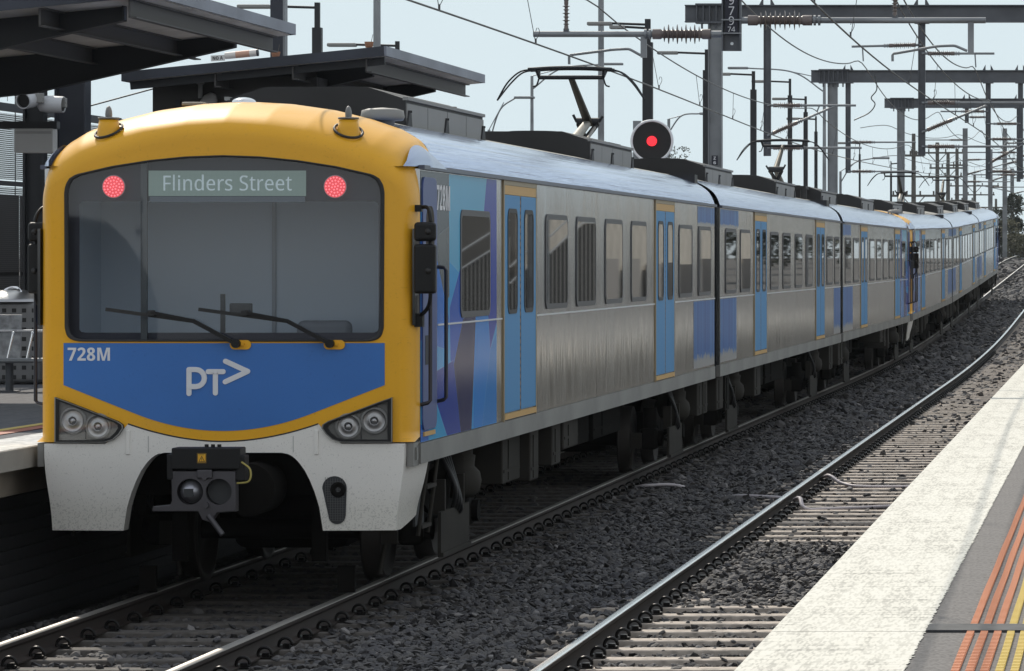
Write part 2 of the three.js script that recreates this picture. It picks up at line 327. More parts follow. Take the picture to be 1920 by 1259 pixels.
// ---------------------------------------------------------------- right platform, in front of the photographer
{
  const paint = std(lin(0.61, 0.597, 0.545), 0.85, 0, {
    map: (() => { const A = noiseGrid(512, 4, 1.75, 6), Bn = noiseGrid(512, 2, 14, 48), Ln = noiseGrid(512, 3, 24, 0.6); return dataTex(512, (i) => { const w = smooth(0.40, 0.64, A[i] * 0.75 + Ln[i] * 0.25), sp = smooth(0.60 - 0.14 * w, 0.70 - 0.14 * w, Bn[i]); const v = 1.02 - 0.05 * w - smooth(0.48 - 0.05 * w, 0.66, Bn[i]) * (0.19 + 0.10 * w) - 0.16 * smooth(0.60, 0.72, Ln[i]) * (0.3 + w); return [v, v * 0.995, v * 0.975]; }, [0.25, 0.55]); })(),
    });
  const asphalt = std(lin(0.165, 0.155, 0.150), 0.9, 0, { map: (() => { const Bn = noiseGrid(512, 3, 22, 22); return dataTex(512, (i) => { const v = 0.45 + 1.1 * (Bn[i] - 0.2) + (Bn[i] > 0.78 ? 0.7 : 0) + 0.3 * (N1[i] - 0.5); return [v, v, v]; }, [1, 1]); })(), bumpMap: T.fine, bumpScale: 0.004 });
  const conc = std(lin(0.33, 0.32, 0.29), 0.85, 0, { map: T.mottle });
  const p = thing('platform', 'concrete platform with white painted edge in the foreground', 'platform'); p.userData.kind = 'structure';
  const joints = [-8, 17.25, 44.5, 72, 99.5, 127], W = 0.66;
  for (let i = 0; i < joints.length - 1; i++) {
    const a = joints[i] + 0.006, b = joints[i + 1] - 0.006, L = b - a, zc = -(a + b) / 2;
    meshOf('platform_slab', new MB().box(6.5, 0.16, L, EDGE_R + 3.25, TOP_R - 0.08 - 0.012, zc).geometry(), conc, p);
    // painted edge strip, ragged along its inner side where the brush stopped
    const n = Math.round(L / 0.02), rag = []; for (let k = 0; k <= n; k++) rag.push(0.012 * (rnd() - 0.5) + (rnd() < 0.07 ? 0.014 * rnd() : 0));
    const g = gridGeo(1, Math.min(n, 1400), (u, v) => V(EDGE_R - 0.004 + (u > 0.5 ? W + rag[Math.round(v * n)] : 0), TOP_R - 0.004, -(a + L * v)));
    meshOf('painted_edge', metreUV(g), paint, p);
    meshOf('edge_face', new MB().box(0.02, 0.15, L, EDGE_R + 0.004, TOP_R - 0.083, zc).geometry(), paint, p);
    meshOf('asphalt_surface', new MB().box(6.5 - W + 0.02, 0.012, L, EDGE_R + W - 0.02 + (6.5 - W + 0.02) / 2, TOP_R - 0.0145, zc).geometry(), asphalt, p);
    if (i < 4) for (const [k, hue] of [[0, 0], [1, 0], [2, 0], [3, 1], [4, 1], [5, 1]]) {  // ribbed tactile strips
      const x = EDGE_R + 0.838 + 0.0575 * k + 0.015, b2 = new MB(), g0 = a + (i ? 0.30 : 0.05), g1 = Math.min(b - (i === 1 ? 0.05 : 0.05), 75);
      b2.box(0.032, 0.006, g1 - g0, x, TOP_R - 0.006, -(g0 + g1) / 2);
      if (g0 < 40) for (let z = Math.max(14, g0); z < Math.min(g1, 40); z += 0.06) b2.box(0.031, 0.007, 0.03, x + 0.0015 * Math.sin(z * 2.2 + k), TOP_R + 0.0003, -z);
      b2.build('tactile_strip', hue ? std(lin(0.60, 0.44, 0.09), 0.6) : std(lin(0.55, 0.20, 0.085), 0.6), p);
    }
    if (i) meshOf('joint_cover', new MB().box(6.5 - W, 0.010, 0.30, EDGE_R + W + (6.5 - W) / 2, TOP_R - 0.002, -(joints[i] + 0.14)).geometry(), std(lin(0.05, 0.052, 0.058), 0.8, 0, { map: T.fine }), p);
  }
  meshOf('platform_wall', new MB().box(0.3, 1.3, 140, EDGE_R + 0.5, 0.37, -60).geometry(), conc, p);
}
// ---------------------------------------------------------------- left platform, behind the train
{
  const conc = std(lin(0.50, 0.46, 0.40), 0.85, 0, { map: T.mottle, bumpMap: T.fine, bumpScale: 0.003 });
  const white = std(lin(0.74, 0.73, 0.69), 0.85, 0, { map: T.fine });
  const asph = std(lin(0.115, 0.115, 0.125), 0.9, 0, { map: T.fine });
  const p = thing('platform', 'far platform beyond the train with stained concrete coping', 'platform'); p.userData.kind = 'structure';
  meshOf('platform_surface', new MB().box(12, 0.02, 250, EDGE_L - 0.6 - 6, TOP_L - 0.01, -40).geometry(), asph, p);
  for (let z = 13.6, k = 0; z < 150; z += 2.4, k++) meshOf('coping_slab', new MB().rbox(0.62, 0.17, 2.388, 0.008, EDGE_L - 0.31, TOP_L - 0.083, -(z + 1.2)).geometry(), conc, p);
  meshOf('painted_edge', new MB().box(0.58, 0.004, 225, EDGE_L - 0.305, TOP_L + 0.004, -39).geometry(), white, p);
  meshOf('tactile_strip', new MB().box(0.17, 0.008, 120, EDGE_L - 0.93, TOP_L + 0.003, -85).geometry(), std(lin(0.36, 0.12, 0.07), 0.7), p);
  meshOf('tactile_strip', new MB().box(0.11, 0.008, 120, EDGE_L - 1.10, TOP_L + 0.003, -85).geometry(), std(lin(0.55, 0.40, 0.10), 0.7), p);
  meshOf('platform_beam', new MB().box(0.3, 0.22, 140, EDGE_L - 0.33, TOP_L - 0.285, -88).geometry(), std(lin(0.40, 0.34, 0.27), 0.9, 0, { map: T.mottle }), p);
  const w = new MB(); for (let y = -0.25; y < 0.8; y += 0.11) w.box(0.04, 0.06, 140, EDGE_L - 0.40, y + 0.03, -88); w.box(0.05, 1.2, 140, EDGE_L - 0.45, 0.3, -88);
  w.build('platform_wall', std(lin(0.05, 0.05, 0.055), 0.9), p);
  meshOf('platform_fill', new MB().box(11.5, 1.4, 240, EDGE_L - 0.55 - 5.75, 0.5, -38).geometry(), std(lin(0.1, 0.1, 0.1), 0.9), p);
}

// ---------------------------------------------------------------- the train: carriages of stainless steel with yellow cab ends
const HW = 1.525, SILL = 1.10, GUT = 3.50;
const outlineR = [[1.525, 1.29], [1.525, 3.30], [1.522, 3.42], [1.512, 3.55], [1.478, 3.66], [1.40, 3.75], [1.25, 3.84], [1.0, 3.925], [0.7, 4.0], [0.35, 4.05], [0, 4.07]];
const outlinePts = [...outlineR, ...outlineR.slice(0, -1).reverse().map(([a, b]) => [-a, b])];
const wsR = [[0, 2.10], [1.16, 2.10], [1.225, 2.112], [1.265, 2.145], [1.282, 2.21], [1.287, 3.30], [1.277, 3.36], [1.245, 3.415], [1.19, 3.447], [0.9, 3.513], [0.6, 3.56], [0.3, 3.59], [0, 3.60]];
const wsPts = [...wsR, ...wsR.slice(1, -1).reverse().map(([a, b]) => [-a, b])];
const bow = (u, v) => 0.05 * Math.pow(Math.abs(u) / 1.4, 2.2) + 0.004 * Math.max(0, (v - 2.1) / 1.5);
function rayTo(pts, cx, cy, th) {
  const dx = Math.cos(th), dy = Math.sin(th); let best = 1e9;
  for (let i = 0; i < pts.length; i++) {
    const [ax, ay] = pts[i], [bx, by] = pts[(i + 1) % pts.length], ex = bx - ax, ey = by - ay, det = ex * dy - ey * dx;
    if (Math.abs(det) < 1e-12) continue;
    const t = ((ax - cx) * -ey + (ay - cy) * ex) / -det, s = (dx * (ay - cy) - dy * (ax - cx)) / det;
    const tt = ((ax - cx) * ey - (ay - cy) * ex) / (dx * ey - dy * ex);
    if (tt > 0 && s >= -1e-9 && s <= 1 + 1e-9 && tt < best) best = tt;
  }
  return [cx + dx * best, cy + dy * best];
}
const angles = (() => { const a = []; for (let i = 0; i < 360; i++) a.push(i / 360 * 2 * Math.PI); for (const s of [-1, 1]) { const q = Math.atan2(1.29 - 2.75, s * 1.525); a.push((q + 2 * Math.PI) % (2 * Math.PI)); } return a.sort((p, q) => p - q); })();
const loopOf = (pts, cy = 2.75) => angles.map((t) => rayTo(pts, 0, cy, t));
function ringGeo(rings) {      // rings of Vector3, all of the same length, closed round
  const n = rings[0].length, pos = [], uv = [], idx = [];
  rings.forEach((r) => { for (let i = 0; i <= n; i++) { const p = r[i % n]; pos.push(p.x, p.y, p.z); uv.push(p.x + p.z, p.y); } });
  for (let j = 0; j < rings.length - 1; j++) for (let i = 0; i < n; i++) { const a = j * (n + 1) + i, b = a + 1, c = a + n + 1, d = c + 1; idx.push(a, c, b, b, c, d); }
  const g = new THREE.BufferGeometry(); g.setAttribute('position', new THREE.Float32BufferAttribute(pos, 3)); g.setAttribute('uv', new THREE.Float32BufferAttribute(uv, 2)); g.setIndex(idx);
  const m = mergeVertices(g.clone().deleteAttribute('uv')); g.computeVertexNormals();
  const nn = g.attributes.normal; for (let j = 0; j < rings.length; j++) { const a = j * (n + 1), b = a + n; const x = nn.getX(a) + nn.getX(b), y = nn.getY(a) + nn.getY(b), z = nn.getZ(a) + nn.getZ(b), L = Math.hypot(x, y, z) || 1; nn.setXYZ(a, x / L, y / L, z / L); nn.setXYZ(b, x / L, y / L, z / L); }
  return g;
}
const ws = loopOf(wsPts);
const maskGeo = (() => {
  const O = loopOf(outlinePts);
  const inner = O.map(([x, y]) => { const w = smooth(3.2, 3.78, y), bot = y < 1.2901; return bot ? [x * 0.918, y] : [x * 0.918, y - 0.30 * w]; });
  const rings = [];
  const on = (p, dd = 0) => V(p[0], p[1], -(bow(p[0], p[1]) + dd));
  for (const t of [0, 0.25, 0.5, 0.75, 1]) rings.push(ws.map((p, i) => on([p[0] + (inner[i][0] - p[0]) * t, p[1] + (inner[i][1] - p[1]) * t])));
  for (let k = 1; k <= 9; k++) {
    const s = k / 9 * Math.PI / 2;
    rings.push(O.map((p, i) => { const w = smooth(3.2, 3.78, p[1]), D = p[1] < 1.2901 ? 0.05 : 0.33 + 0.72 * w, q = inner[i]; return V(q[0] + (p[0] - q[0]) * Math.sin(s), q[1] + (p[1] - q[1]) * Math.sin(s), -(bow(q[0], q[1]) + D * (1 - Math.cos(s)))); }));
  }
  return ringGeo(rings);
})();
const scaleLoop = (L, f, cy = 2.85) => L.map(([x, y]) => [x * f, cy + (y - cy) * f]);
const seal = (() => { const g1 = scaleLoop(ws, 0.978); const a = (p, d) => V(p[0], p[1], -(bow(p[0], p[1]) + d)); return ringGeo([g1.map((p) => a(p, 0.012)), g1.map((p) => a(p, -0.007)), ws.map((p) => a(p, -0.010)), ws.map((p) => a([p[0] * 1.004, p[1]], 0.004))]); })();
const paneGeo = (() => { const r = []; for (let k = 0; k <= 12; k++) r.push(scaleLoop(ws, 0.985 * (1 - k / 12) + 0.002).map((p) => V(p[0], p[1], -(bow(p[0], p[1]) + 0.002)))); const g = ringGeo(r); return g; })();
const fritGeo = (() => { const C = loopOf([[-1.19, 2.19], [-1.17, 2.17], [1.205, 2.17], [1.225, 2.19], [1.225, 3.21], [1.205, 3.23], [-1.17, 3.23], [-1.19, 3.21]]); const a = (p) => V(p[0], p[1], -(bow(p[0], p[1]) + 0.10)); return ringGeo([ws.map(a), C.map(a)]); })();

// lettering helpers (flat print)
const sansBold = await new FontLoader().loadAsync('fonts/droid/droid_sans_bold.typeface.json');
const sans = await new FontLoader().loadAsync('fonts/droid/droid_sans_regular.typeface.json');
function textGeo(str, size, font, width, depth = 0.003) { const g = new TextGeometry(str, { font, size, depth, curveSegments: 5, bevelEnabled: false }); g.computeBoundingBox(); const b = g.boundingBox; g.translate(-b.min.x, -b.min.y, 0); if (width) g.scale(width / (b.max.x - b.min.x), 1, 1); return g; }
function stroke(b, pts, r) { // round-ended flat stroke in the x-y plane
  for (let i = 0; i < pts.length - 1; i++) { const [ax, ay] = pts[i], [bx, by] = pts[i + 1], L = Math.hypot(bx - ax, by - ay); b.box(L, 2 * r, 0.004 + 0.0008 * i, (ax + bx) / 2, (ay + by) / 2, 0, 0, 0, Math.atan2(by - ay, bx - ax)); }
  for (const [x, y] of pts) b.geo(new THREE.CylinderGeometry(r, r, 0.0095 + 0.0006 * rnd(), 14), x, y, 0, Math.PI / 2, 0, 0);
}
const signTex = canvasTex(1024, 168, (c, w, h) => {
  c.fillStyle = '#7b8a80'; c.fillRect(0, 0, w, h);
  c.fillStyle = '#cfd8da'; c.font = '138px sans-serif'; c.textBaseline = 'alphabetic';
  const m = c.measureText('Flinders Street').width; c.save(); c.translate(84, 132); c.scale(850 / m, 1); c.fillText('Flinders Street', 0, 0); c.restore();
  c.fillStyle = 'rgba(80,95,88,0.55)'; for (let x = 0; x < w; x += 8) c.fillRect(x, 0, 2, h); for (let y = 0; y < h; y += 8) c.fillRect(0, y, w, 2);
});
const sealTex = canvasTex(64, 1024, (c, w, h) => { c.fillStyle = '#8a6a3a'; c.fillRect(0, 0, w, h); c.fillStyle = '#1a1613'; for (let y = 0; y < h; y += 32) { c.beginPath(); c.moveTo(4, y + 3); c.lineTo(60, y + 16); c.lineTo(4, y + 29); c.fill(); } });
const liveryTex = canvasTex(1024, 620, (c, w, h) => {
  const X = (d) => (d - 0.34) / 3.98 * w, Y = (v) => (3.49 - v) / 2.22 * h;
  const P = (col, pts, line = 'rgba(150,190,220,0.55)') => { c.beginPath(); pts.forEach(([d, v], i) => i ? c.lineTo(X(d), Y(v)) : c.moveTo(X(d), Y(v))); c.closePath(); c.fillStyle = col; c.fill(); c.strokeStyle = line; c.lineWidth = 1.6; c.stroke(); };
  c.fillStyle = '#2f9ad8'; c.fillRect(0, 0, w, h);
  P('#52a8d0', [[1.72, 3.5], [3.75, 3.5], [3.45, 2.95], [3.0, 2.5], [1.75, 2.75]]);
  P('#1f72cc', [[0.34, 2.95], [1.2, 2.75], [1.75, 2.25], [1.6, 2.0], [0.34, 2.1]]);
  P('#4d5861', [[0.34, 3.5], [1.72, 3.5], [1.74, 2.55], [1.5, 2.45], [0.9, 2.95], [0.34, 3.2]], 'rgba(130,150,165,0.5)');
  P('#5c6468', [[1.1, 2.95], [1.74, 3.05], [1.74, 2.45], [1.55, 2.4]], 'rgba(130,150,165,0.3)');
  P('#1a58b8', [[1.75, 2.35], [2.4, 2.75], [2.6, 2.2], [2.35, 1.75], [1.8, 1.9]]);
  P('#1f3fa4', [[3.75, 3.5], [4.35, 3.5], [4.35, 2.2], [3.95, 1.95], [3.7, 2.6], [3.45, 2.95]]);
  P('#1c82d4', [[3.05, 2.5], [3.6, 2.7], [3.95, 1.95], [3.5, 1.27], [3.0, 1.27]]);
  P('#232a5a', [[2.45, 2.25], [3.15, 2.32], [3.02, 1.75], [2.9, 1.27], [2.3, 1.27], [1.95, 1.85]]);
  P('#173f9c', [[0.95, 1.82], [1.95, 1.9], [2.33, 1.27], [1.62, 1.27], [1.05, 1.6]]);
  P('#2a9cd0', [[0.34, 1.72], [0.98, 1.6], [1.62, 1.27], [0.34, 1.27]]);
  P('#1a68c0', [[0.34, 1.42], [0.72, 1.38], [0.72, 1.27], [0.34, 1.27]]);
  P('#1f80cc', [[3.95, 1.95], [4.3, 2.1], [4.32, 1.27], [3.5, 1.27]]);
});
const patchTex = canvasTex(256, 512, (c, w, h) => {   // blue vinyl ending in ragged streaks
  c.fillStyle = '#9a9b9c'; c.fillRect(0, 0, w, h);
  for (let x = 0; x < w; x += 2) { const e = h * (0.74 + 0.2 * NS[(x * 2) % 512 + 512 * 9]); c.fillStyle = `rgb(${12 + 60 * NS[x * 2]},${62 + 70 * NS[x * 2]},${138 + 50 * NS[x * 2]})`; c.fillRect(x, 0, 2, e); }
});
const stickerTex = canvasTex(64, 64, (c) => { c.fillStyle = '#d9a321'; c.fillRect(0, 0, 64, 64); c.strokeStyle = '#1b1508'; c.lineWidth = 4; c.strokeRect(3, 3, 58, 58); c.fillStyle = '#1b1508'; c.font = '9px sans-serif'; c.fillText('DANGER', 12, 14); c.beginPath(); c.moveTo(32, 20); c.lineTo(52, 54); c.lineTo(12, 54); c.closePath(); c.stroke(); c.fillRect(30, 31, 4, 13); c.fillRect(30, 47, 4, 4); });
M.livery = phy(lin(1.0, 1.0, 1.0), 0.16, { map: liveryTex, specularIntensity: 0.16, bumpMap: T.wave, bumpScale: 0.004 });
M.patch = phy(lin(1, 1, 1), 0.3, { map: patchTex, specularIntensity: 0.2 });
M.doorSeal = std(lin(1, 1, 1), 0.6, 0, { map: sealTex });
M.ledRed = std(lin(0.5, 0.02, 0.03), 0.3, 0, { emissive: lin(1, 0.10, 0.12), emissiveIntensity: 0.55 });
M.ledDot = std(lin(0.9, 0.2, 0.2), 0.3, 0, { emissive: lin(1, 0.22, 0.25), emissiveIntensity: 1.0 });

const winShape = (w, h, r) => rrect(w, h, r);
function addWindow(car, s, d0, d1, y0, y1, name = 'window', r = 0.12) {        // s: side, d: metres behind the front
  const w = d1 - d0, h = y1 - y0, fr = rrect(w, h, r); fr.holes.push(rrect(w - 0.09, h - 0.10, r - 0.04, 0, 0, THREE.Path));
  const f = new MB().ext(fr, 0.006, 0, 0, 0, 0, s * Math.PI / 2, 0, 0.002, 6).geometry();
  const m = meshOf(name, f, M.frameAlu, car); m.position.set(s * (HW + 0.003), (y0 + y1) / 2, -(d0 + d1) / 2);
  const p = meshOf('pane', new MB().ext(rrect(w - 0.09, h - 0.10, r - 0.035), 0.004, 0, 0, 0, 0, s * Math.PI / 2, 0, 0, 6).geometry(), M.glass, m); p.position.x = s * 0.004;
  p.rotation.set(rr(-0.004, 0.004), rr(-0.004, 0.004), 0);
}
function addDoor(car, s, d0, d1) {
  const c = (d0 + d1) / 2, w = d1 - d0, lw = w / 2 - 0.085;
  const door = new THREE.Group(); door.name = 'passenger_door'; door.position.set(s * HW, 0, -c); car.add(door);
  const ry = s * Math.PI / 2;
  const fr = new MB(); for (const q of [-1, 1]) fr.box(0.014, 2.24, 0.05, s * 0.008, 2.38, q * (w / 2 - 0.025)); fr.box(0.014, 0.05, w - 0.1, s * 0.0075, 3.475, 0); fr.build('door_frame', M.trimBronze, door);
  for (const q of [-1, 1]) {
    const z = q * (lw / 2 + 0.035);
    const leaf = meshOf('door_leaf', new MB().rbox(0.024, 2.02, lw, 0.008, 0, 2.35, 0).geometry(), M.doorBlue, door); leaf.position.set(s * 0.001, 0, z);
    const pf = rrect(0.60, 0.98, 0.11); pf.holes.push(rrect(0.52, 0.90, 0.08, 0, 0, THREE.Path));
    const f = new MB().ext(pf, 0.006, 0, 0, 0, 0, ry, 0, 0, 6).geometry(); const fm = meshOf('pane', new MB().ext(rrect(0.54, 0.92, 0.09), 0.003, 0, 0, 0, 0, ry, 0, 0, 6).geometry(), M.glass, leaf); fm.position.set(s * 0.0125, 2.745, 0);
    const sf = meshOf('pane_seal', f, M.rubber, leaf); sf.position.set(s * 0.0125, 2.745, 0);
  }
  new MB().box(0.022, 0.085, w - 0.11, s * 0.0025, 3.405, 0).build('door_header', M.doorYellow, door);
  new MB().box(0.03, 0.05, w - 0.1, s * 0.004, 1.305, 0).build('door_step', M.doorYellow, door);
  const sg = new THREE.PlaneGeometry(0.085, 2.10); sg.rotateY(ry); const sm = meshOf('door_seal', sg, M.doorSeal, door); sm.position.set(s * 0.010, 2.38, 0);
}
function bogie(car, d) {
  const g = new THREE.Group(); g.name = 'bogie'; g.position.set(0, 0, -d); car.add(g);
  for (const dz of [-1.25, 1.25]) for (const s of [-1, 1]) {
    const w = new MB().lathe([[0.02, -0.07], [0.20, -0.065], [0.23, -0.03], [0.38, -0.035], [0.42, -0.065], [0.43, 0.06], [0.455, 0.075], [0.455, 0.10], [0.40, 0.10], [0.36, 0.03], [0.2, 0.03], [0.02, 0.07]], 0, 0, 0, 0, 0, s * Math.PI / 2, 28);
    const m = w.build('wheel', M.wheel, g); m.position.set(s * 0.80, 0.43, dz);
  }
  const f = new MB();
  for (const s of [-1, 1]) {
    const x = s * 1.08;
    f.rbox(0.16, 0.20, 1.5, 0.04, x, 0.56, 0); f.bar(V(x, 0.56, 0.7), V(x, 0.74, 1.2), 0.15, 0.16); f.bar(V(x, 0.56, -0.7), V(x, 0.74, -1.2), 0.15, 0.16);
    for (const dz of [-1.25, 1.25]) { f.rbox(0.22, 0.28, 0.34, 0.05, x, 0.43, dz); f.cyl(0.10, 0.08, x + s * 0.13, 0.43, dz, 'x', 16); f.cyl(0.09, 0.26, x, 0.70, dz, 'y', 14); }
    f.rod(V(x + s * 0.12, 0.50, 0.45), V(x + s * 0.14, 0.95, 0.1), 0.035, 10); f.rod(V(x + s * 0.12, 0.42, -0.5), V(x + s * 0.12, 0.62, -1.1), 0.03, 8);
  }
  f.box(2.1, 0.22, 0.4, 0, 0.62, 0); for (const dz of [-1.25, 1.25]) f.cyl(0.09, 1.7, 0, 0.43, dz, 'x', 12); f.rbox(1.0, 0.5, 0.7, 0.1, 0, 0.5, 0.85); f.rbox(1.0, 0.5, 0.7, 0.1, 0, 0.5, -0.85);
  f.build('bogie_frame', M.under, g);
  for (const s of [-1, 1]) {
    const b = new MB().lathe([[0.0, 0], [0.17, 0.0], [0.23, 0.06], [0.245, 0.15], [0.23, 0.23], [0.18, 0.28], [0.185, 0.34], [0.19, 0.38], [0.165, 0.385], [0.165, 0.5], [0, 0.5]], s * 1.22, 0.62, -0.05, 0, 0, 0, 24); b.build('air_spring', M.underLight, g);
    const p = new MB().box(0.03, 0.36, 1.5, s * 1.34, 0.40, 0.7).box(0.05, 0.04, 1.5, s * 1.35, 0.21, 0.7).box(0.1, 0.3, 0.06, s * 1.3, 0.70, 1.2).box(0.1, 0.3, 0.06, s * 1.3, 0.70, 0.2); p.build('brake_guard', M.underLight, g);
    for (let k = 0; k < 4; k++) new MB().tube([V(s * 1.25, 1.02, 0.8 - 0.12 * k), V(s * 1.38, 0.75 - 0.05 * k, 0.85 - 0.1 * k), V(s * 1.3, 0.5, 0.7 - 0.1 * k), V(s * 1.2, 0.42, 0.55)], 0.022, 6, 14).build('hose', M.rubber, g);
    const sp = new MB().rod(V(s * 0.92, 0.5, 1.55), V(s * 0.86, 0.06, 1.62), 0.022, 8).box(0.14, 0.2, 0.04, s * 0.95, 0.42, 1.66); sp.build('sand_pipe', M.underLight, g);
  }
  return g;
}
function roofUnit(car, d0, d1) {
  const c = (d0 + d1) / 2, L = d1 - d0, u = new THREE.Group(); u.name = 'roof_unit'; u.position.set(0, 0, -c); car.add(u);
  const sec = poly([[-0.80, 3.90], [-0.80, 4.20], [-0.46, 4.31], [0.46, 4.31], [0.80, 4.20], [0.80, 3.90]]);
  new MB().ext(sec, L, 0, 0, -L / 2).build('housing', M.unitDark, u);
  for (const s of [-1, 1]) {
    for (let k = 0; k < 4; k++) { const z = (k - 1.5) * (L / 4); new MB().box(0.012, 0.235, L / 4 - 0.03, s * 0.806, 4.045, z).build('side_panel', M.unitSide, u); }
    for (const z of [L / 2 - 0.08, 0.1, -L / 2 + 0.1]) new MB().geo(new THREE.ExtrudeGeometry(poly([[-0.16, 3.88], [0.14, 3.88], [0.06, 4.1], [-0.02, 4.1]]), { depth: 0.02, bevelEnabled: false }), s * 0.818 - 0.01, 0, z, 0, Math.PI / 2, 0).box(0.02, 0.02, 0.02, s * 0.83, 4.09, z - 0.02).build('bracket', M.unitDark, u);
    const rail = new MB().box(0.05, 0.03, L + 0.02, s * 0.80, 4.205, 0); rail.build('edge_rail', M.unitSide, u);
  }
  const vents = new MB(); for (let k = 0; k < 3; k++) vents.cyl(0.3, 0.03, 0, 4.32, (k - 1) * L * 0.3, 'y', 20); vents.build('fan_cover', M.unitDark, u);
}
function pantograph(car, d, flip) {
  const g = new THREE.Group(); g.name = 'pantograph'; g.position.set(0, 0, -d); car.add(g); const s = flip ? -1 : 1, H = 5.27;
  const b = new MB(); b.box(1.1, 0.06, 0.1, 0, 4.26, -0.75 * s).box(1.1, 0.06, 0.1, 0, 4.26, 0.35 * s).box(0.1, 0.06, 1.1, 0.5, 4.26, -0.2 * s).box(0.1, 0.06, 1.1, -0.5, 4.26, -0.2 * s);
  for (const x of [-0.5, 0.5]) for (const z of [-0.75, 0.35]) b.cyl(0.07, 0.22, x, 4.13, z * s, 'y', 12); b.build('base_frame', M.unitDark, g);
  const kz = -1.65 * s, ky = 4.62;
  new MB().rod(V(0, 4.30, -0.1 * s), V(0, ky, kz), 0.07, 12, 0.055).rod(V(0.12, 4.28, -0.3 * s), V(0.1, ky - 0.06, kz), 0.02, 6).build('lower_arm', std(lin(0.30, 0.29, 0.26), 0.6, 0.3), g);
  new MB().cyl(0.06, 0.30, 0, ky, kz, 'x', 14).rod(V(-0.15, ky, kz), V(-0.2, ky + 0.1, kz), 0.02, 6).rod(V(0.15, ky, kz), V(0.2, ky + 0.08, kz), 0.02, 6).bar(V(-0.13, ky - 0.02, kz), V(-0.02, ky - 0.2, kz + 0.2 * s), 0.05, 0.05).bar(V(0.13, ky - 0.02, kz), V(0.02, ky - 0.2, kz + 0.2 * s), 0.05, 0.05).build('knuckle', M.darkPaint, g);
  new MB().rod(V(0.0, ky, kz), V(0, H - 0.13, 0.0), 0.062, 12, 0.04).rod(V(0.06, ky - 0.05, kz), V(0.05, H - 0.2, 0), 0.012, 6).build('upper_arm', std(lin(0.05, 0.046, 0.034), 0.6, 0.4), g);
  const hd = new MB().rod(V(-0.42, H - 0.12, 0), V(0.42, H - 0.12, 0), 0.028, 8);
  for (const z of [-0.13, 0.13]) { hd.tube([V(-0.55, H - 0.02, z), V(-0.2, H, z), V(0.2, H, z), V(0.55, H - 0.02, z)], 0.024, 8, 14); for (const x of [-1, 1]) hd.tube([V(x * 0.5, H - 0.02, z), V(x * 0.66, H - 0.055, z), V(x * 0.82, H - 0.2, z), V(x * 0.97, H - 0.42, 0)], 0.012, 6, 14); }
  for (const x of [-0.42, 0.42]) hd.rod(V(x, H - 0.12, 0), V(x * 1.05, H - 0.03, 0.13), 0.02, 6).rod(V(x, H - 0.12, 0), V(x * 1.05, H - 0.03, -0.13), 0.02, 6).tube([V(x, H - 0.12, 0), V(x * 1.08, H - 0.22, 0), V(x * 1.2, H - 0.24, 0)], 0.012, 6, 8);
  hd.build('collector_head', M.darkPaint, g);
}
const cabDoors = [[4.68, 6.76], [16.74, 18.84]], midDoors = [[5.15, 7.25], [17.25, 19.35]];
function bodyShell(car, front, rear, livery) {
  const L = rear - front, c = -(front + rear) / 2;
  for (const s of [-1, 1]) {
    meshOf('side_wall', new MB().box(0.05, GUT - 1.27, L, s * (HW - 0.025), (GUT + 1.27) / 2, c).geometry(), M.stainless, car);
    meshOf('solebar', new MB().box(0.06, 0.165, L + 0.04, s * (HW - 0.02), 1.183, c).geometry(), M.solebar, car);
    const maskEnd = (y) => 0.33 + 0.72 * smooth(3.2, 3.78, y) + 0.06;
    const gut = new MB().box(0.05, 0.035, L, s * (HW + 0.012), GUT + 0.012, c); gut.build('gutter', std(lin(0.10, 0.11, 0.15), 0.4, 0.8), car);
  }
  const maskEnd = (y) => 0.33 + 0.72 * smooth(3.2, 3.78, y) + 0.06;
  const prof = [[1.532, 3.515], [1.515, 3.57], [1.475, 3.66], [1.40, 3.745], [1.25, 3.835], [1.0, 3.918], [0.9, 3.94]];
  for (const s of [-1, 1]) {
    const len = [0]; for (let i = 1; i < prof.length; i++) len.push(len[i - 1] + Math.hypot(prof[i][0] - prof[i - 1][0], prof[i][1] - prof[i - 1][1]));
    const curve = new THREE.SplineCurve(prof.map((p) => new THREE.Vector2(...p)));
    const n = 14, start = (y) => front > 0 ? maskEnd(y) : 0, g = gridGeo(24, n, (u, v) => { const p = curve.getPoint(v), f = start(p.y); return V(s * p.x, p.y, -(f + u * (rear - f))); }, s > 0);
    const uv = g.attributes.uv; for (let i = 0; i < uv.count; i++) uv.setXY(i, uv.getX(i) * L, uv.getY(i) * 0.85);
    meshOf('roof_cove', g, M.roofMetal, car);
  }
  const top = gridGeo(10, 8, (u, v) => { const x = -0.9 + 1.8 * v, f = front > 0 ? 1.09 : 0; return V(x, 4.06 - 0.12 * (x / 0.9) ** 2, -(f + u * (rear - f))); }, true); metreUV(top); meshOf('roof_deck', top, M.roofPlate, car);
  for (const d of [rear]) { const e = new MB().ext(poly([[-1.5, 1.12], [1.5, 1.12], [1.5, 3.5], [1.2, 3.8], [0, 4.0], [-1.2, 3.8], [-1.5, 3.5]]), 0.03, 0, 0, -d); e.build('end_wall', M.darkPaint, car); }
  meshOf('underframe', new MB().box(2.8, 0.16, L - 0.1, 0, 1.16, c).geometry(), M.under, car);
}
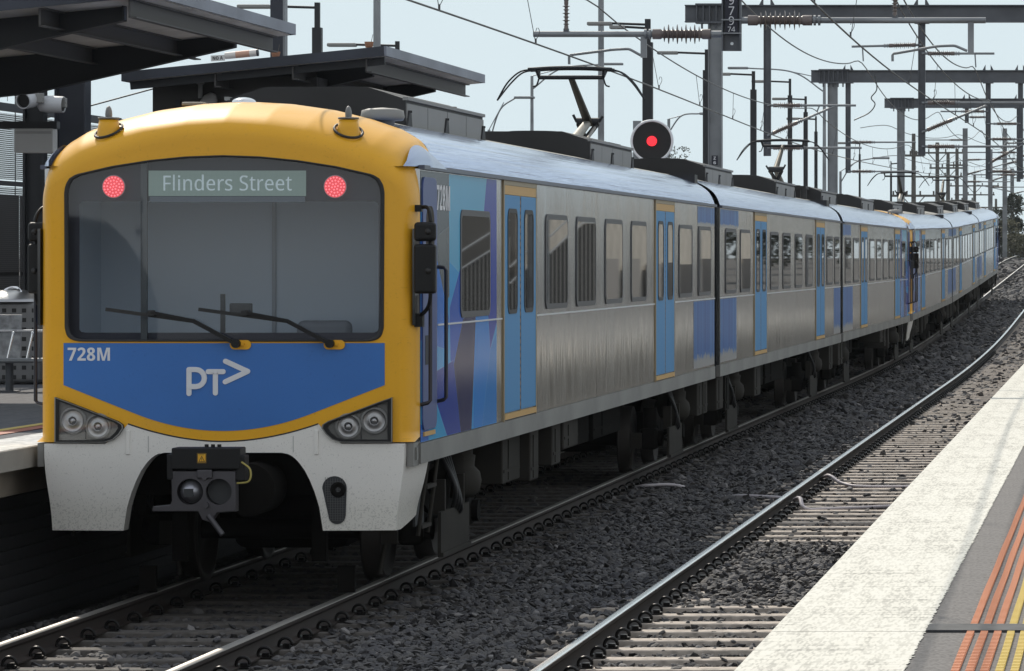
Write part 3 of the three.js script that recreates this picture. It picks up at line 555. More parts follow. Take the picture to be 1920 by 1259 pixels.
function underGear(car, list) { // boxes hung under the floor
  list.forEach(([d0, d1, y0, x0, light], i) => {
    for (const s of [-1, 1]) { const b = new MB(); b.rbox(0.5, 1.08 - y0, d1 - d0, 0.02, s * (x0 - 0.25), (1.08 + y0) / 2, -(d0 + d1) / 2); b.box(0.01, 0.03, d1 - d0 - 0.1, s * (x0 + 0.003), y0 + 0.12, -(d0 + d1) / 2); b.box(0.012, 1.0 - y0, 0.02, s * (x0 + 0.004), (1.06 + y0) / 2, -(d0 + 0.3 * (d1 - d0))); b.build('equipment_box', light ? M.underLight : M.under, car); }
  });
}
function beltLine(car, spans) { for (const s of [-1, 1]) { const b = new MB(); for (const [a, q] of spans) b.box(0.012, 0.014, q - a, s * (HW + 0.005), 2.217, -(a + q) / 2); b.build('belt_line', std(lin(0.6, 0.62, 0.64), 0.4, 0.5), car); } }
function vinyl(car, s, d0, d1, y0, y1, mat, name, off = 0.003) {
  const g = new THREE.PlaneGeometry(d1 - d0, y1 - y0); if (s < 0) { const uv = g.attributes.uv; for (let i = 0; i < uv.count; i++) uv.setX(i, 1 - uv.getX(i)); }
  g.rotateY(s * Math.PI / 2); const m = meshOf(name, g, mat, car); m.position.set(s * (HW + off), (y0 + y1) / 2, -(d0 + d1) / 2); return m;
}
const firstOnly = [];

function makeCabCar() {
  const car = new THREE.Group(); car.name = numbered('train_carriage'); scene.add(car);
  const REAR = 23.95;
  bodyShell(car, 0.34, REAR);
  meshOf('cab_mask', maskGeo, M.yellow, car);
  { // cab interior
    const b = new MB(); b.ext(poly(outlinePts.map(([x, y]) => [x * 0.965, Math.min(y - 0.05, 3.92)])), 0.04, 0, 0, -1.77).box(0.04, 2.1, 1.3, -1.44, 2.3, -1.08).box(0.04, 2.1, 1.3, 1.44, 2.3, -1.08).box(2.3, 0.04, 1.3, 0, 3.64, -1.12).box(2.9, 0.04, 1.6, 0, 1.24, -1.0);
    const cab = b.build('cab_interior', M.cabWall, car);
    new MB().rbox(2.5, 0.10, 0.5, 0.03, 0, 2.06, -0.46).box(2.5, 0.8, 0.06, 0, 1.62, -0.62).build('control_desk', M.cabDark, cab);
    new MB().box(0.03, 1.9, 0.05, 0.05, 2.6, -1.72).build('partition', std(lin(0.34, 0.37, 0.41), 0.7), cab);
    new MB().box(0.035, 0.36, 0.03, -0.08, 2.3, -0.35).rbox(0.18, 0.09, 0.05, 0.01, 0.07, 2.36, -0.34).build('display', M.cabDark, cab);
    new MB().rbox(0.46, 0.5, 0.14, 0.06, 0.55, 2.0, -1.35).build('driver_seat', std(lin(0.26, 0.28, 0.31), 0.8), cab);
  }
  const wind = meshOf('windscreen', paneGeo, M.screen, car);
  meshOf('windscreen_seal', seal, M.rubber, car);
  meshOf('sun_band', fritGeo, M.frit, car);
  new MB().box(0.05, 1.45, 0.03, -0.655, 2.83, -0.085).build('windscreen_post', std(lin(0.05, 0.055, 0.058), 0.5), car);
  { const m = new THREE.MeshStandardMaterial({ map: signTex, roughness: 0.6, emissiveMap: signTex, emissive: lin(0.30, 0.31, 0.32), emissiveIntensity: 1 });
    const g = new THREE.PlaneGeometry(1.27, 0.205); const s = meshOf('destination_sign', g, m, car); s.position.set(0.018, 3.375, -0.07); firstOnly.push('destination_sign');
    new MB().box(1.25, 0.045, 0.03, 0.018, 3.245, -0.085).build('sign_shelf', std(lin(0.10, 0.12, 0.14), 0.6), car); }
  for (const s of [-1, 1]) {   // red marker lamps
    const z = -(bow(0.892, 3.35)) - 0.028, lamp = meshOf('marker_lamp', new MB().cyl(0.087, 0.02, 0, 0, 0, 'z', 28).geometry(), M.ledRed, car); lamp.position.set(s * 0.892, 3.347, z);
    const d = new MB(); let k = 0; for (const [n, r] of [[1, 0], [6, 0.025], [12, 0.05], [18, 0.074]]) for (let i = 0; i < n; i++) d.geo(new THREE.IcosahedronGeometry(0.0065, 1), r * Math.cos(i / n * 6.283 + r * 9), r * Math.sin(i / n * 6.283 + r * 9), 0.0125);
    d.build('led', M.ledDot, lamp);
    meshOf('lamp_rim', new THREE.TorusGeometry(0.089, 0.005, 6, 28), std(lin(0.35, 0.3, 0.3), 0.4), lamp);
  }
  // blue nose panel
  const nb = (u) => { const t = Math.min(1, Math.abs(u) / 1.295); return t < 0.52 ? 1.382 + 0.46 * (t) ** 2 : 1.382 + 0.46 * 0.2704 + (1.75 - 1.5064) * (t - 0.52) / 0.48; };
  { const sheet = (off) => (u, v) => { const x = -1.293 + 2.586 * u, y0 = nb(x), y = y0 + (2.088 - y0) * v; return V(x, y, -(bow(x, y) - off)); };
    const np = meshOf('nose_panel', metreUV(gridGeo(64, 8, sheet(0.0035))), M.blue, car);
    const t = textGeo('728M', 0.105, sansBold, 0.345); const tm = meshOf('fleet_number', metreUV(t.toNonIndexed ? (t.index ? t.toNonIndexed() : t) : t), M.lettering, np); tm.position.set(-1.258, 1.945, -(bow(1.05, 1.95) - 0.0055)); tm.rotation.y = -0.05; tm.position.z = -(bow(1.258, 1.95) - 0.006);
    const b = new MB(), q = (x, y) => [(x - 417) / 233, EYE - (y - 487) / 233], r = 0.0205;
    const pc = q(366.5, 709), pr = 0.0685; const bowl = []; for (let k = 0; k <= 8; k++) { const a = Math.PI / 2 - k / 8 * Math.PI; bowl.push([pc[0] + pr * Math.cos(a), pc[1] + pr * Math.sin(a)]); }
    stroke(b, [q(353.5, 738), [q(353.5, 0)[0], pc[1] + pr], ...bowl, [q(353.5, 0)[0], pc[1] - pr]], r);
    stroke(b, [q(389.5, 697), q(417.5, 697)], r); stroke(b, [q(403, 697), q(403, 737)], r); stroke(b, [q(422, 677.5), q(463.5, 696.5), q(421.5, 716)], r);
    const lg = b.build('operator_logo', M.lettering, np); lg.position.z = 0.0075; }
  // headlights
  for (const s of [-1, 1]) {
    const out = [[-1.352, 1.292], [-1.352, 1.648], [-1.25, 1.612], [-0.845, 1.458], [-0.805, 1.432], [-0.80, 1.405], [-0.83, 1.36], [-0.88, 1.315], [-0.95, 1.293]].map(([x, y]) => [s * -x, y]);
    const cen = [s * 1.11, 1.42], ins = (f) => out.map(([x, y]) => [cen[0] + (x - cen[0]) * f, cen[1] + (y - cen[1]) * f]);
    const sh = poly(out); sh.holes.push(new THREE.Path().setFromPoints(ins(0.88).map((p) => new THREE.Vector2(...p))));
    const hl = new MB().ext(sh, 0.03, 0, 0, 0, 0, 0, 0, 0.004); const h = hl.build('headlight', M.black, car); { const a = s * 0.062, ca = Math.cos(a), sa = Math.sin(a); h.rotation.y = a; h.position.set(cen[0] - ca * cen[0], 0, -0.027 + sa * cen[0]); }
    const thin = poly(ins(1.02)); thin.holes.push(new THREE.Path().setFromPoints(ins(0.985).map((p) => new THREE.Vector2(...p)))); const tr = new MB().ext(thin, 0.004, 0, 0, 0.032).build('headlight_trim', M.solebar, h);
    const base = new MB().ext(poly(ins(0.9)), 0.004, 0, 0, 0.004); base.build('lamp_tray', std(lin(0.16, 0.16, 0.155), 0.5, 0.2), h);
    for (const [x, y, R] of [[1.212, 1.462, 0.088], [1.005, 1.417, 0.084]]) {
      new MB().lathe([[R * 1.28, 0], [R * 1.25, 0.012], [R * 1.05, 0.014], [R, 0.005], [R, -0.0]], s * x, y, 0.009, Math.PI / 2, 0, 0, 32).build('lamp_ring', std(lin(0.24, 0.24, 0.235), 0.45, 0.4), h);
      new MB().lathe([[0.012, -0.004], [0.03, -0.002], [0.03, 0.014], [0.038, 0.016], [R * 0.7, 0.004], [R * 0.98, 0.012]], s * x, y, 0.012, Math.PI / 2, 0, 0, 32).lathe([[0, 0.012], [0.018, 0.012], [0.022, 0]], s * x, y, 0.014, Math.PI / 2, 0, 0, 16).build('reflector', M.reflector, h);
    }
    const cv = new MB().ext(poly(ins(0.885)), 0.002, 0, 0, 0.031); cv.build('headlight_cover', M.lens, h);
    new MB().box(0.008, 0.17, 0.012, s * 1.108, 1.40, 0.014).build('divider', M.cabDark, h);
  }
  // white skirt with its arch
  const bowS = (u) => bow(u, 1.3) - 0.012;
  { const topY = (x) => { const t = Math.abs(x); return t < 0.765 ? 1.296 + 0.235 * (t / 0.765) ** 1.9 * 0.6 : t < 0.83 ? 1.437 - (t - 0.765) * 1.1 : t < 0.95 ? 1.365 - (t - 0.83) * 0.72 : 1.278; };
    const arch = [[0.47, 1.207], [0.53, 1.195], [0.57, 1.17], [0.61, 1.13], [0.66, 1.06], [0.70, 0.98], [0.74, 0.88], [0.775, 0.76], [0.802, 0.58]];
    const botY = (x) => { const t = Math.abs(x); if (t <= 0.47) return 1.207; if (t >= 0.802) return 0.58; let k = 0; while (arch[k + 1][0] < t) k++; const [a, b] = arch[k], [c, d] = arch[k + 1]; return b + (d - b) * (t - a) / (c - a); };
    const xs = []; for (let k = 0; k <= 150; k++) xs.push(-1.45 + 2.9 * k / 150); for (const e of [0.765, 0.83, 0.801, 0.803, 0.789, 0.95]) xs.push(e, -e); xs.sort((a, b) => a - b);
    const front = (off, back) => (u, v) => { const x = xs[Math.round(u * (xs.length - 1))], a = botY(x), b = topY(x), y = a + (b - a) * v; const xx = x * (1 - 0.045 * smooth(1.2, 0.58, y) * smooth(0.8, 1.45, Math.abs(x))); return V(xx, y, -(bowS(x) + off)); };
    const g1 = metreUV(gridGeo(xs.length - 1, 6, front(0))), g2 = metreUV(gridGeo(xs.length - 1, 6, front(0.16), true));
    // the thickness seen round the arch and along the top
    const lip = (yf) => metreUV(gridGeo(xs.length - 1, 1, (u, v) => { const x = xs[Math.round(u * (xs.length - 1))], y = yf(x), xx = x * (1 - 0.045 * smooth(1.2, 0.58, y) * smooth(0.8, 1.45, Math.abs(x))); return V(xx, y, -(bowS(x) + 0.16 * v)); }));
    const parts = [g1, g2, lip(botY), lip(topY)];
    for (const s of [-1, 1]) { // wrapping round the corner
      const side = (u, v) => { const y = 0.58 + 0.698 * v, x0 = 1.45 * (1 - 0.045 * smooth(1.2, 0.58, y)), d = 0.72 * u, yy = y + (u > 0.2 ? (y < 0.9 ? 0.10 * (u - 0.2) * (0.9 - y) / 0.32 : 0) : 0); return V(s * (x0 + (0.085 - 0.0 * v) * Math.sin(u * Math.PI / 2) * (0.4 + 0.6 * v)), yy - (u > 0.33 ? Math.max(0, yy - 1.10) : 0), -(bowS(1.45) + d)); };
      parts.push(metreUV(gridGeo(10, 8, side, s < 0)));
    }
    meshOf('skirt', mergeGeometries(parts.map((g) => { g = g.toNonIndexed(); return g; })), M.skirt, car);
    const seamM = std(lin(0.40, 0.40, 0.39), 0.5); for (const x of [-0.60, 0.565]) new MB().box(0.006, 0.13, 0.004, x, 1.275, -(bowS(x) - 0.001)).build('skirt_seam', seamM, car); for (const x of [-0.765, 0.75]) new MB().rbox(0.035, 0.20, 0.014, 0.006, x, 1.29, -(bowS(x) - 0.002)).build('skirt_rib', M.skirt, car); 
    // horn grille behind a slot
    const slot = new THREE.Shape(); slot.moveTo(0.80, 1.0); slot.absarc(0.895, 0.92, 0.098, Math.PI, 0, true); slot.lineTo(0.985, 0.70); slot.absarc(0.915, 0.70, 0.068, 0, -Math.PI, true); slot.closePath();
    const gr = new MB().ext(slot, 0.004, 0, 0, -(bowS(0.9) - 0.0015), 0, 0, 0, 0, 14).build('horn_grille', M.cabDark, car);
    const me = new MB(); for (let k = 0; k < 8; k++) me.box(0.003, k < 2 ? 0.2 : 0.34, 0.003, 0.822 + k * 0.02, k < 2 ? 0.91 : 0.83, -(bowS(0.9) - 0.0075)); for (let k = 0; k < 17; k++) me.box(0.12 + 0.003 * Math.min(k, 13), 0.003, 0.003, 0.915 - 0.0012 * Math.min(k, 14), 0.66 + k * 0.0195, -(bowS(0.9) - 0.0075)); me.build('grille_mesh', std(lin(0.12, 0.12, 0.12), 0.5, 0.5), gr);
    new MB().lathe([[0.05, 0], [0.062, 0.01], [0.045, 0.012], [0.02, 0.004]], 0.925, 0.91, -(bowS(0.9) - 0.006), Math.PI / 2, 0, 0, 20).build('horn', M.under, gr);
  }
  // dark edge where yellow meets white
  { const b = new MB(), pts = []; for (let k = 0; k <= 40; k++) { const x = -0.765 + 1.53 * k / 40; pts.push(V(x, 1.298 + 0.141 * (Math.abs(x) / 0.765) ** 1.9, -(bow(x, 1.3) - 0.011))); } b.tube(pts, 0.006, 5, 80); b.build('mask_joint', M.rubber, car); }
  // wipers
  for (const [px, off] of [[0.112, 0], [0.863, 0.75]]) {
    const z = (x, y, o) => -(bow(x, y) - o), p0 = V(px, 2.085, z(px, 2.085, 0.05)), p1 = V(px - 0.345, 2.27, z(px - 0.345, 2.27, 0.055)), p2 = V(px - 0.68, 2.335, z(px - 0.68, 2.335, 0.05));
    const w = new MB().bar(p0, p1, 0.045, 0.03).bar(p1, p2, 0.03, 0.025).rod(p0.clone().setZ(p0.z - 0.05), p0.clone().setZ(p0.z + 0.02), 0.035, 14); const wm = w.build('wiper', M.black, car);
    const e0 = V(px - 0.33, 2.262, z(px - 0.33, 2.262, 0.03)), e1 = V(px - 1.055, 2.36, z(px - 1.055, 2.36, 0.022)); new MB().bar(e0, e1, 0.025, 0.028).rbox(0.06, 0.05, 0.04, 0.01, px - 0.68, 2.328, z(px - 0.68, 2.33, 0.045)).build('wiper_blade', M.rubber, wm);
    new MB().ext(rrect(0.17, 0.075, 0.036), 0.012, px + 0.03, 2.075, z(px, 2.08, 0.004)).cyl(0.014, 0.03, px + 0.05, 2.08, z(px, 2.08, 0.02), 'z', 10).build('wiper_mount', M.yellow, wm);
  }
  // two lamp pods on the forehead
  for (const s of [-1, 1]) {
    const p = new THREE.Group(); p.name = 'roof_pod'; p.position.set(s * 0.97, 3.815, -0.20); car.add(p);
    new MB().lathe([[0.10, -0.13], [0.088, 0.0], [0.076, 0.075], [0, 0.08]], 0, 0, 0, 0, 0, 0, 24).build('pod_body', M.yellow, p);
    const ring = new THREE.TorusGeometry(0.115, 0.011, 8, 36); ring.applyQuaternion(new THREE.Quaternion().setFromUnitVectors(V(0, 0, 1), V(s * 0.26, 0.86, 0.44).normalize())); ring.translate(0, -0.012, 0.0); meshOf('pod_seal', ring, M.rubber, p);
    new MB().lathe([[0.0, 0.08], [0.084, 0.08], [0.086, 0.095], [0, 0.10]], 0, 0, 0, 0, 0, 0, 20).build('pod_cap', M.unitSide, p);
    new MB().geo(new THREE.SphereGeometry(1, 12, 8), 0, 0.12, 0, 0, 0, 0, [0.026, 0.07, 0.055]).build('pod_fin', std(lin(0.17, 0.17, 0.165), 0.5), p);
  }
  // rain deflectors at the cab corners
  const dx = (u) => 1.43 + 0.14 * Math.min(1, Math.sqrt(u * 2.2));
  for (const s of [-1, 1]) { const g = gridGeo(20, 6, (u, v) => { const d = 0.10 + 1.28 * u, h = 0.185 * Math.sin(Math.PI * Math.pow(u, 0.85)); return V(s * (dx(u) - 0.12 * v * v * (h / 0.185)), 3.515 + h * v, -d); }, s > 0), g2 = gridGeo(20, 1, (u, v) => { const d = 0.10 + 1.28 * u; return V(s * (dx(u) - 0.1 * v), 3.515 - 0.004 * v, -d); }, s < 0); meshOf('rain_deflector', mergeGeometries([metreUV(g), metreUV(g2)]), std(lin(0.40, 0.46, 0.60), 0.25, 0.9, { map: T.streak }), car); }
  // mirrors, hand rails, crew doors
  for (const s of [-1, 1]) {
    const mr = new THREE.Group(); mr.name = 'mirror'; mr.position.set(s > 0 ? 1.61 : -1.55, 0, s > 0 ? -0.12 : -0.30); car.add(mr);
    new MB().box(0.10, 0.055, 0.07, -s * 0.10, 3.175, -0.12).box(0.12, 0.11, 0.09, -s * 0.10, 2.27, -0.12).tube([V(-s * 0.08, 3.18, -0.12), V(s * 0.0, 3.18, -0.08), V(s * 0.035, 3.10, 0), V(s * 0.035, 2.98, 0), V(s * 0.035, 2.6, 0), V(s * 0.035, 2.45, 0), V(s * 0.0, 2.36, -0.05), V(-s * 0.08, 2.29, -0.1)], 0.016, 8, 50).build('mirror_arm', M.black, mr);
    const a = meshOf('mirror_head', new RoundedBoxGeometry(0.18, 0.155, 0.07, 4, 0.032), M.black, mr); a.position.set(0, 2.985, 0.03); a.rotation.y = -s * 0.12;
    const c = meshOf('mirror_head', new RoundedBoxGeometry(0.18, 0.40, 0.075, 4, 0.025), M.black, mr); c.position.set(0, 2.685, 0.03); c.rotation.y = -s * 0.12;
    for (const [y, z] of [[2.985, 0.066], [2.67, 0.07]]) new MB().geo(new THREE.SphereGeometry(0.027, 12, 8), s * 0.03, y, z).build('mirror_joint', M.rubber, mr);
    const cd = meshOf('crew_door', new MB().ext(rrect(0.66, 2.06, 0.10), 0.010, s * (HW + 0.003), 2.40, -0.72, 0, s * Math.PI / 2, 0, 0.004, 8).geometry(), M.crewDoor, car);
    new MB().ext(rrect(0.40, 0.66, 0.15), 0.006, s * (HW + 0.012), 2.87, -0.72, 0, s * Math.PI / 2, 0, 0, 10).build('pane', M.glass, cd);
    new MB().box(0.02, 0.24, 0.13, s * (HW + 0.010), 2.02, -0.55).build('door_lock', M.cabDark, cd);
    new MB().box(0.02, 0.035, 0.52, s * (HW + 0.006), 1.335, -0.72).build('door_step', M.doorYellow, cd);
    for (const d of [0.36, 1.12]) new MB().tube([V(s * HW, 2.70, -d), V(s * (HW + 0.075), 2.69, -d), V(s * (HW + 0.08), 2.62, -d), V(s * (HW + 0.08), 1.66, -d), V(s * (HW + 0.075), 1.60, -d), V(s * HW, 1.58, -d)], 0.016, 8, 40, false, 0.2).build('hand_rail', std(lin(0.05, 0.05, 0.06), 0.3, 0.7), car);
    new MB().box(0.022, 0.78, 0.24, s * 1.513, 2.62, -0.235).build('quarter_window', M.glass, car);
    const lad = new MB(); for (const d of [0.86, 1.32]) lad.rod(V(s * 1.50, 1.12, -d), V(s * 1.42, 0.48, -d + 0.02), 0.018, 6); for (const y of [0.88, 0.55]) lad.box(0.05, 0.03, 0.44, s * (1.42 + (y - 0.5) * 0.13), y, -1.09); lad.build('step_ladder', M.underLight, car);
    new MB().box(0.02, 0.5, 0.42, s * 1.38, 0.80, -1.09).build('ladder_plate', M.cabDark, car);
    vinyl(car, s, 0.345, 4.32, 1.272, 3.485, M.livery, 'livery_panel');
    new MB().box(0.05, 0.19, 0.26, s * (HW - 0.035), 1.185, -0.215).box(0.02, 0.1, 0.07, s * (HW - 0.005), 1.19, -0.2).build('jack_point', M.solebar, car);
    addWindow(car, s, 2.3, 3.92, 2.26, 3.19, 'window', 0.1);
    for (const [a2, b2] of [[7.42, 9.0], [9.66, 11.2], [12.0, 13.55], [14.36, 15.86], [19.4, 21.0], [21.75, 23.4]]) addWindow(car, s, a2, b2, 2.27, 3.21);
    for (const [a2, b2] of cabDoors) addDoor(car, s, a2, b2);
    vinyl(car, s, 21.2, 23.93, 1.30, 2.20, M.patch, 'vinyl_patch', 0.002); vinyl(car, s, 21.7, 23.93, 3.22, 3.48, M.patch, 'vinyl_patch', 0.002);
  }
  { const t = textGeo('728M', 0.21, sansBold, 0.66, 0.002); t.rotateY(Math.PI / 2); const m = meshOf('side_number', metreUV(t.index ? t.toNonIndexed() : t), M.lettering, car); m.position.set(HW + 0.0045, 3.17, -1.10); firstOnly.push('side_number', 'fleet_number'); }
  beltLine(car, [[1.15, 4.62], [6.8, 16.7], [18.9, REAR]]);
  // coupler
  { const c = new THREE.Group(); c.name = 'coupler'; c.position.set(0, 0, 0.72); car.add(c);
    const face = new THREE.Shape(); face.moveTo(-0.24, 1.09); face.lineTo(0.255, 1.09); face.lineTo(0.255, 0.785); face.lineTo(0.11, 0.775); face.lineTo(0.06, 0.70); face.lineTo(0.0, 0.72); face.lineTo(-0.03, 0.785); face.lineTo(-0.39, 0.785); face.lineTo(-0.385, 0.812); face.lineTo(-0.25, 0.825); face.lineTo(-0.235, 0.86); face.closePath();
    for (const x of [-0.098, 0.128]) { const h = new THREE.Path(); h.absarc(x, 0.935, 0.102, 0, Math.PI * 2, true); face.holes.push(h); }
    new MB().ext(face, 0.1, 0, 0, -0.1, 0, 0, 0, 0.006, 20).build('coupler_face', M.coupler, c);
    new MB().lathe([[0.095, -0.02], [0.085, 0.03], [0.04, 0.1], [0, 0.11]], -0.098, 0.935, -0.06, Math.PI / 2, 0, 0, 24).build('coupler_cone', std(lin(0.33, 0.33, 0.36), 0.35, 0.8), c);
    new MB().cyl(0.10, 0.2, 0.128, 0.935, -0.16, 'z', 24).box(0.07, 0.06, 0.06, -0.098, 0.93, 0.035).build('coupler_cup', M.cabDark, c);
    new MB().cyl(0.022, 0.03, 0.02, 1.05, 0.02, 'z', 12).cyl(0.024, 0.03, 0.03, 0.83, 0.02, 'z', 12).rbox(0.12, 0.07, 0.03, 0.01, 0.02, 1.075, 0.015).build('coupler_boss', M.coupler, c);
    const bx = new MB().rbox(0.54, 0.17, 0.22, 0.012, 0.03, 1.195, -0.08).rbox(0.05, 0.2, 0.12, 0.01, -0.255, 1.13, -0.05).rbox(0.07, 0.20, 0.16, 0.01, 0.30, 1.12, -0.06); for (const x of [0.02, 0.07, 0.12]) bx.cyl(0.016, 0.03, x, 1.29, -0.05, 'y', 10); bx.build('coupler_cover', M.black, c);
    const st = meshOf('warning_sticker', new THREE.PlaneGeometry(0.072, 0.078), std(lin(1, 1, 1), 0.5, 0, { map: stickerTex }), c); st.position.set(0.0, 1.20, 0.0325);
    new MB().tube([V(0.31, 1.17, 0.02), V(0.38, 1.11, 0.03), V(0.37, 1.02, 0.03), V(0.27, 1.0, 0.0)], 0.008, 6, 24).build('coupler_hose', std(lin(0.36, 0.30, 0.08), 0.6), c);
    new MB().rod(V(0.05, 0.75, 0.02), V(0.17, 0.60, 0.06), 0.022, 10).build('coupler_lever', M.coupler, c);
    new MB().cyl(0.21, 0.5, 0.25, 0.92, -0.75, 'z', 28).cyl(0.13, 1.4, 0.0, 0.93, -0.85, 'z', 20).build('draw_gear', M.under, c); }
  // what hangs below, behind the skirt
  new MB().box(2.5, 0.35, 0.1, 0, 1.0, -0.75).box(0.12, 0.7, 0.1, -0.55, 0.62, -0.9).box(0.12, 0.7, 0.1, 0.6, 0.62, -0.9).box(0.14, 0.22, 0.05, 0.82, 0.12, -0.9).box(0.14, 0.22, 0.05, -0.82, 0.12, -0.9).build('lifeguard', M.under, car);
  roofUnit(car, 3.75, 8.1); roofUnit(car, 16.25, 20.4); pantograph(car, 20.45, false);
  new MB().lathe([[0.10, -0.1], [0.10, 0.0], [0.17, 0.0], [0.185, 0.03], [0.175, 0.085], [0.12, 0.10], [0, 0.11]], 0.98, 3.935, -1.65, 0, 0, 0, 28).build('roof_aerial', std(lin(0.24, 0.235, 0.22), 0.6), car);
  new MB().rbox(0.18, 0.03, 0.12, 0.01, -0.44, 4.045, -0.9).build('roof_fitting', M.roofPlate, car); new MB().geo(new THREE.SphereGeometry(1, 24, 14), -0.02, 4.055, -0.86, 0, 0, 0, [0.10, 0.045, 0.12]).build('roof_fitting', M.chrome, car);  // the chrome dome is added to catch the sun as a glint
  bogie(car, 3.8); bogie(car, 21.3);
  underGear(car, [[5.9, 7.0, 0.62, 1.34, 1], [7.15, 7.7, 0.58, 1.42, 1], [8.6, 9.2, 0.66, 1.43, 1], [9.5, 10.6, 0.78, 1.42, 1], [12.6, 15.4, 0.60, 0.9, 0], [15.8, 18.4, 0.6, 0.9, 0], [22.6, 23.2, 0.62, 1.43, 1], [23.4, 23.9, 0.62, 1.43, 1]]);
  new MB().box(2.5, 2.9, 0.36, 0, 2.5, -24.12).build('gangway', M.rubber, car);
  return car;
}
function makeMidCar() {
  const car = new THREE.Group(); car.name = numbered('train_carriage'); scene.add(car);
  const L = 23.6; bodyShell(car, 0, L);
  new MB().ext(poly([[-1.5, 1.12], [1.5, 1.12], [1.5, 3.5], [1.2, 3.8], [0, 4.0], [-1.2, 3.8], [-1.5, 3.5]]), 0.03, 0, 0, -0.04).build('end_wall', M.darkPaint, car);
  for (const s of [-1, 1]) {
    for (const [a, b] of [[0.75, 2.35], [2.95, 4.5], [7.95, 9.45], [10.25, 11.75], [12.7, 14.2], [15.0, 16.5], [19.95, 21.45], [22.0, 23.2]]) addWindow(car, s, a, b, 2.27, 3.21);
    for (const [a, b] of midDoors) addDoor(car, s, a, b);
    vinyl(car, s, 0.05, 2.4, 1.30, 2.20, M.patch, 'vinyl_patch', 0.002); vinyl(car, s, 0.05, 2.7, 3.22, 3.48, M.patch, 'vinyl_patch', 0.002);
    vinyl(car, s, 21.8, 23.55, 1.30, 2.20, M.patch, 'vinyl_patch', 0.002);
  }
  beltLine(car, [[0.02, 5.1], [7.3, 17.2], [19.4, L - 0.02]]);
  roofUnit(car, 4.85, 9.0); roofUnit(car, 17.15, 21.2); bogie(car, 4.2); bogie(car, 19.6);
  underGear(car, [[0.5, 1.4, 0.6, 1.43, 1], [1.7, 2.3, 0.55, 1.43, 0], [6.4, 7.4, 0.60, 1.42, 1], [8.8, 12.4, 0.6, 1.0, 0], [12.8, 16.4, 0.6, 1.0, 0], [21.9, 22.8, 0.6, 1.43, 1]]);
  new MB().box(2.5, 2.9, 0.36, 0, 2.5, -L - 0.17).build('gangway', M.rubber, car);
  return car;
}
function seat(car, Z0, Z1, reversed) {     // puts a carriage on the line between two distances
  const a = reversed ? Z1 : Z0, b = reversed ? Z0 : Z1, p = V(lineT(a), rise(a), -a), q = V(lineT(b), rise(b), -b);
  car.position.copy(p); car.rotation.order = 'YXZ'; const d = q.clone().sub(p); car.rotation.y = Math.atan2(-d.x, -d.z); car.rotation.x = Math.asin(d.y / d.length());
}
const cabCar = makeCabCar(), midCar = makeMidCar();
const copyOf = (c) => { const r = c.clone(); r.name = numbered('train_carriage'); scene.add(r); for (const n of firstOnly) { const o = r.getObjectByName(n); if (o) o.removeFromParent(); } return r; };
const car3 = copyOf(cabCar), car4 = copyOf(cabCar), car5 = copyOf(midCar), car6 = copyOf(cabCar);
seat(cabCar, 32.36, 56.31); seat(midCar, 57.05, 80.65); seat(car3, 81.35, 105.3, true); seat(car4, 106.1, 130.05); seat(car5, 130.75, 154.35); seat(car6, 155.05, 179.0, true);
const G6 = 'carriages of the commuter train';
tag(cabCar, 'leading train carriage with yellow cab, red marker lamps and Flinders Street sign', 'train carriage', G6);
tag(midCar, 'second train carriage, directly behind the leading yellow-fronted carriage', 'train carriage', G6);
tag(car3, 'third train carriage, the one just before the yellow stripe half way along', 'train carriage', G6);
tag(car4, 'fourth train carriage, its yellow cab end butted to the third carriage', 'train carriage', G6);
tag(car5, 'fifth train carriage, second from the far end of the train', 'train carriage', G6);
tag(car6, 'last and farthest train carriage, ending in front of the dark bushes', 'train carriage', G6);

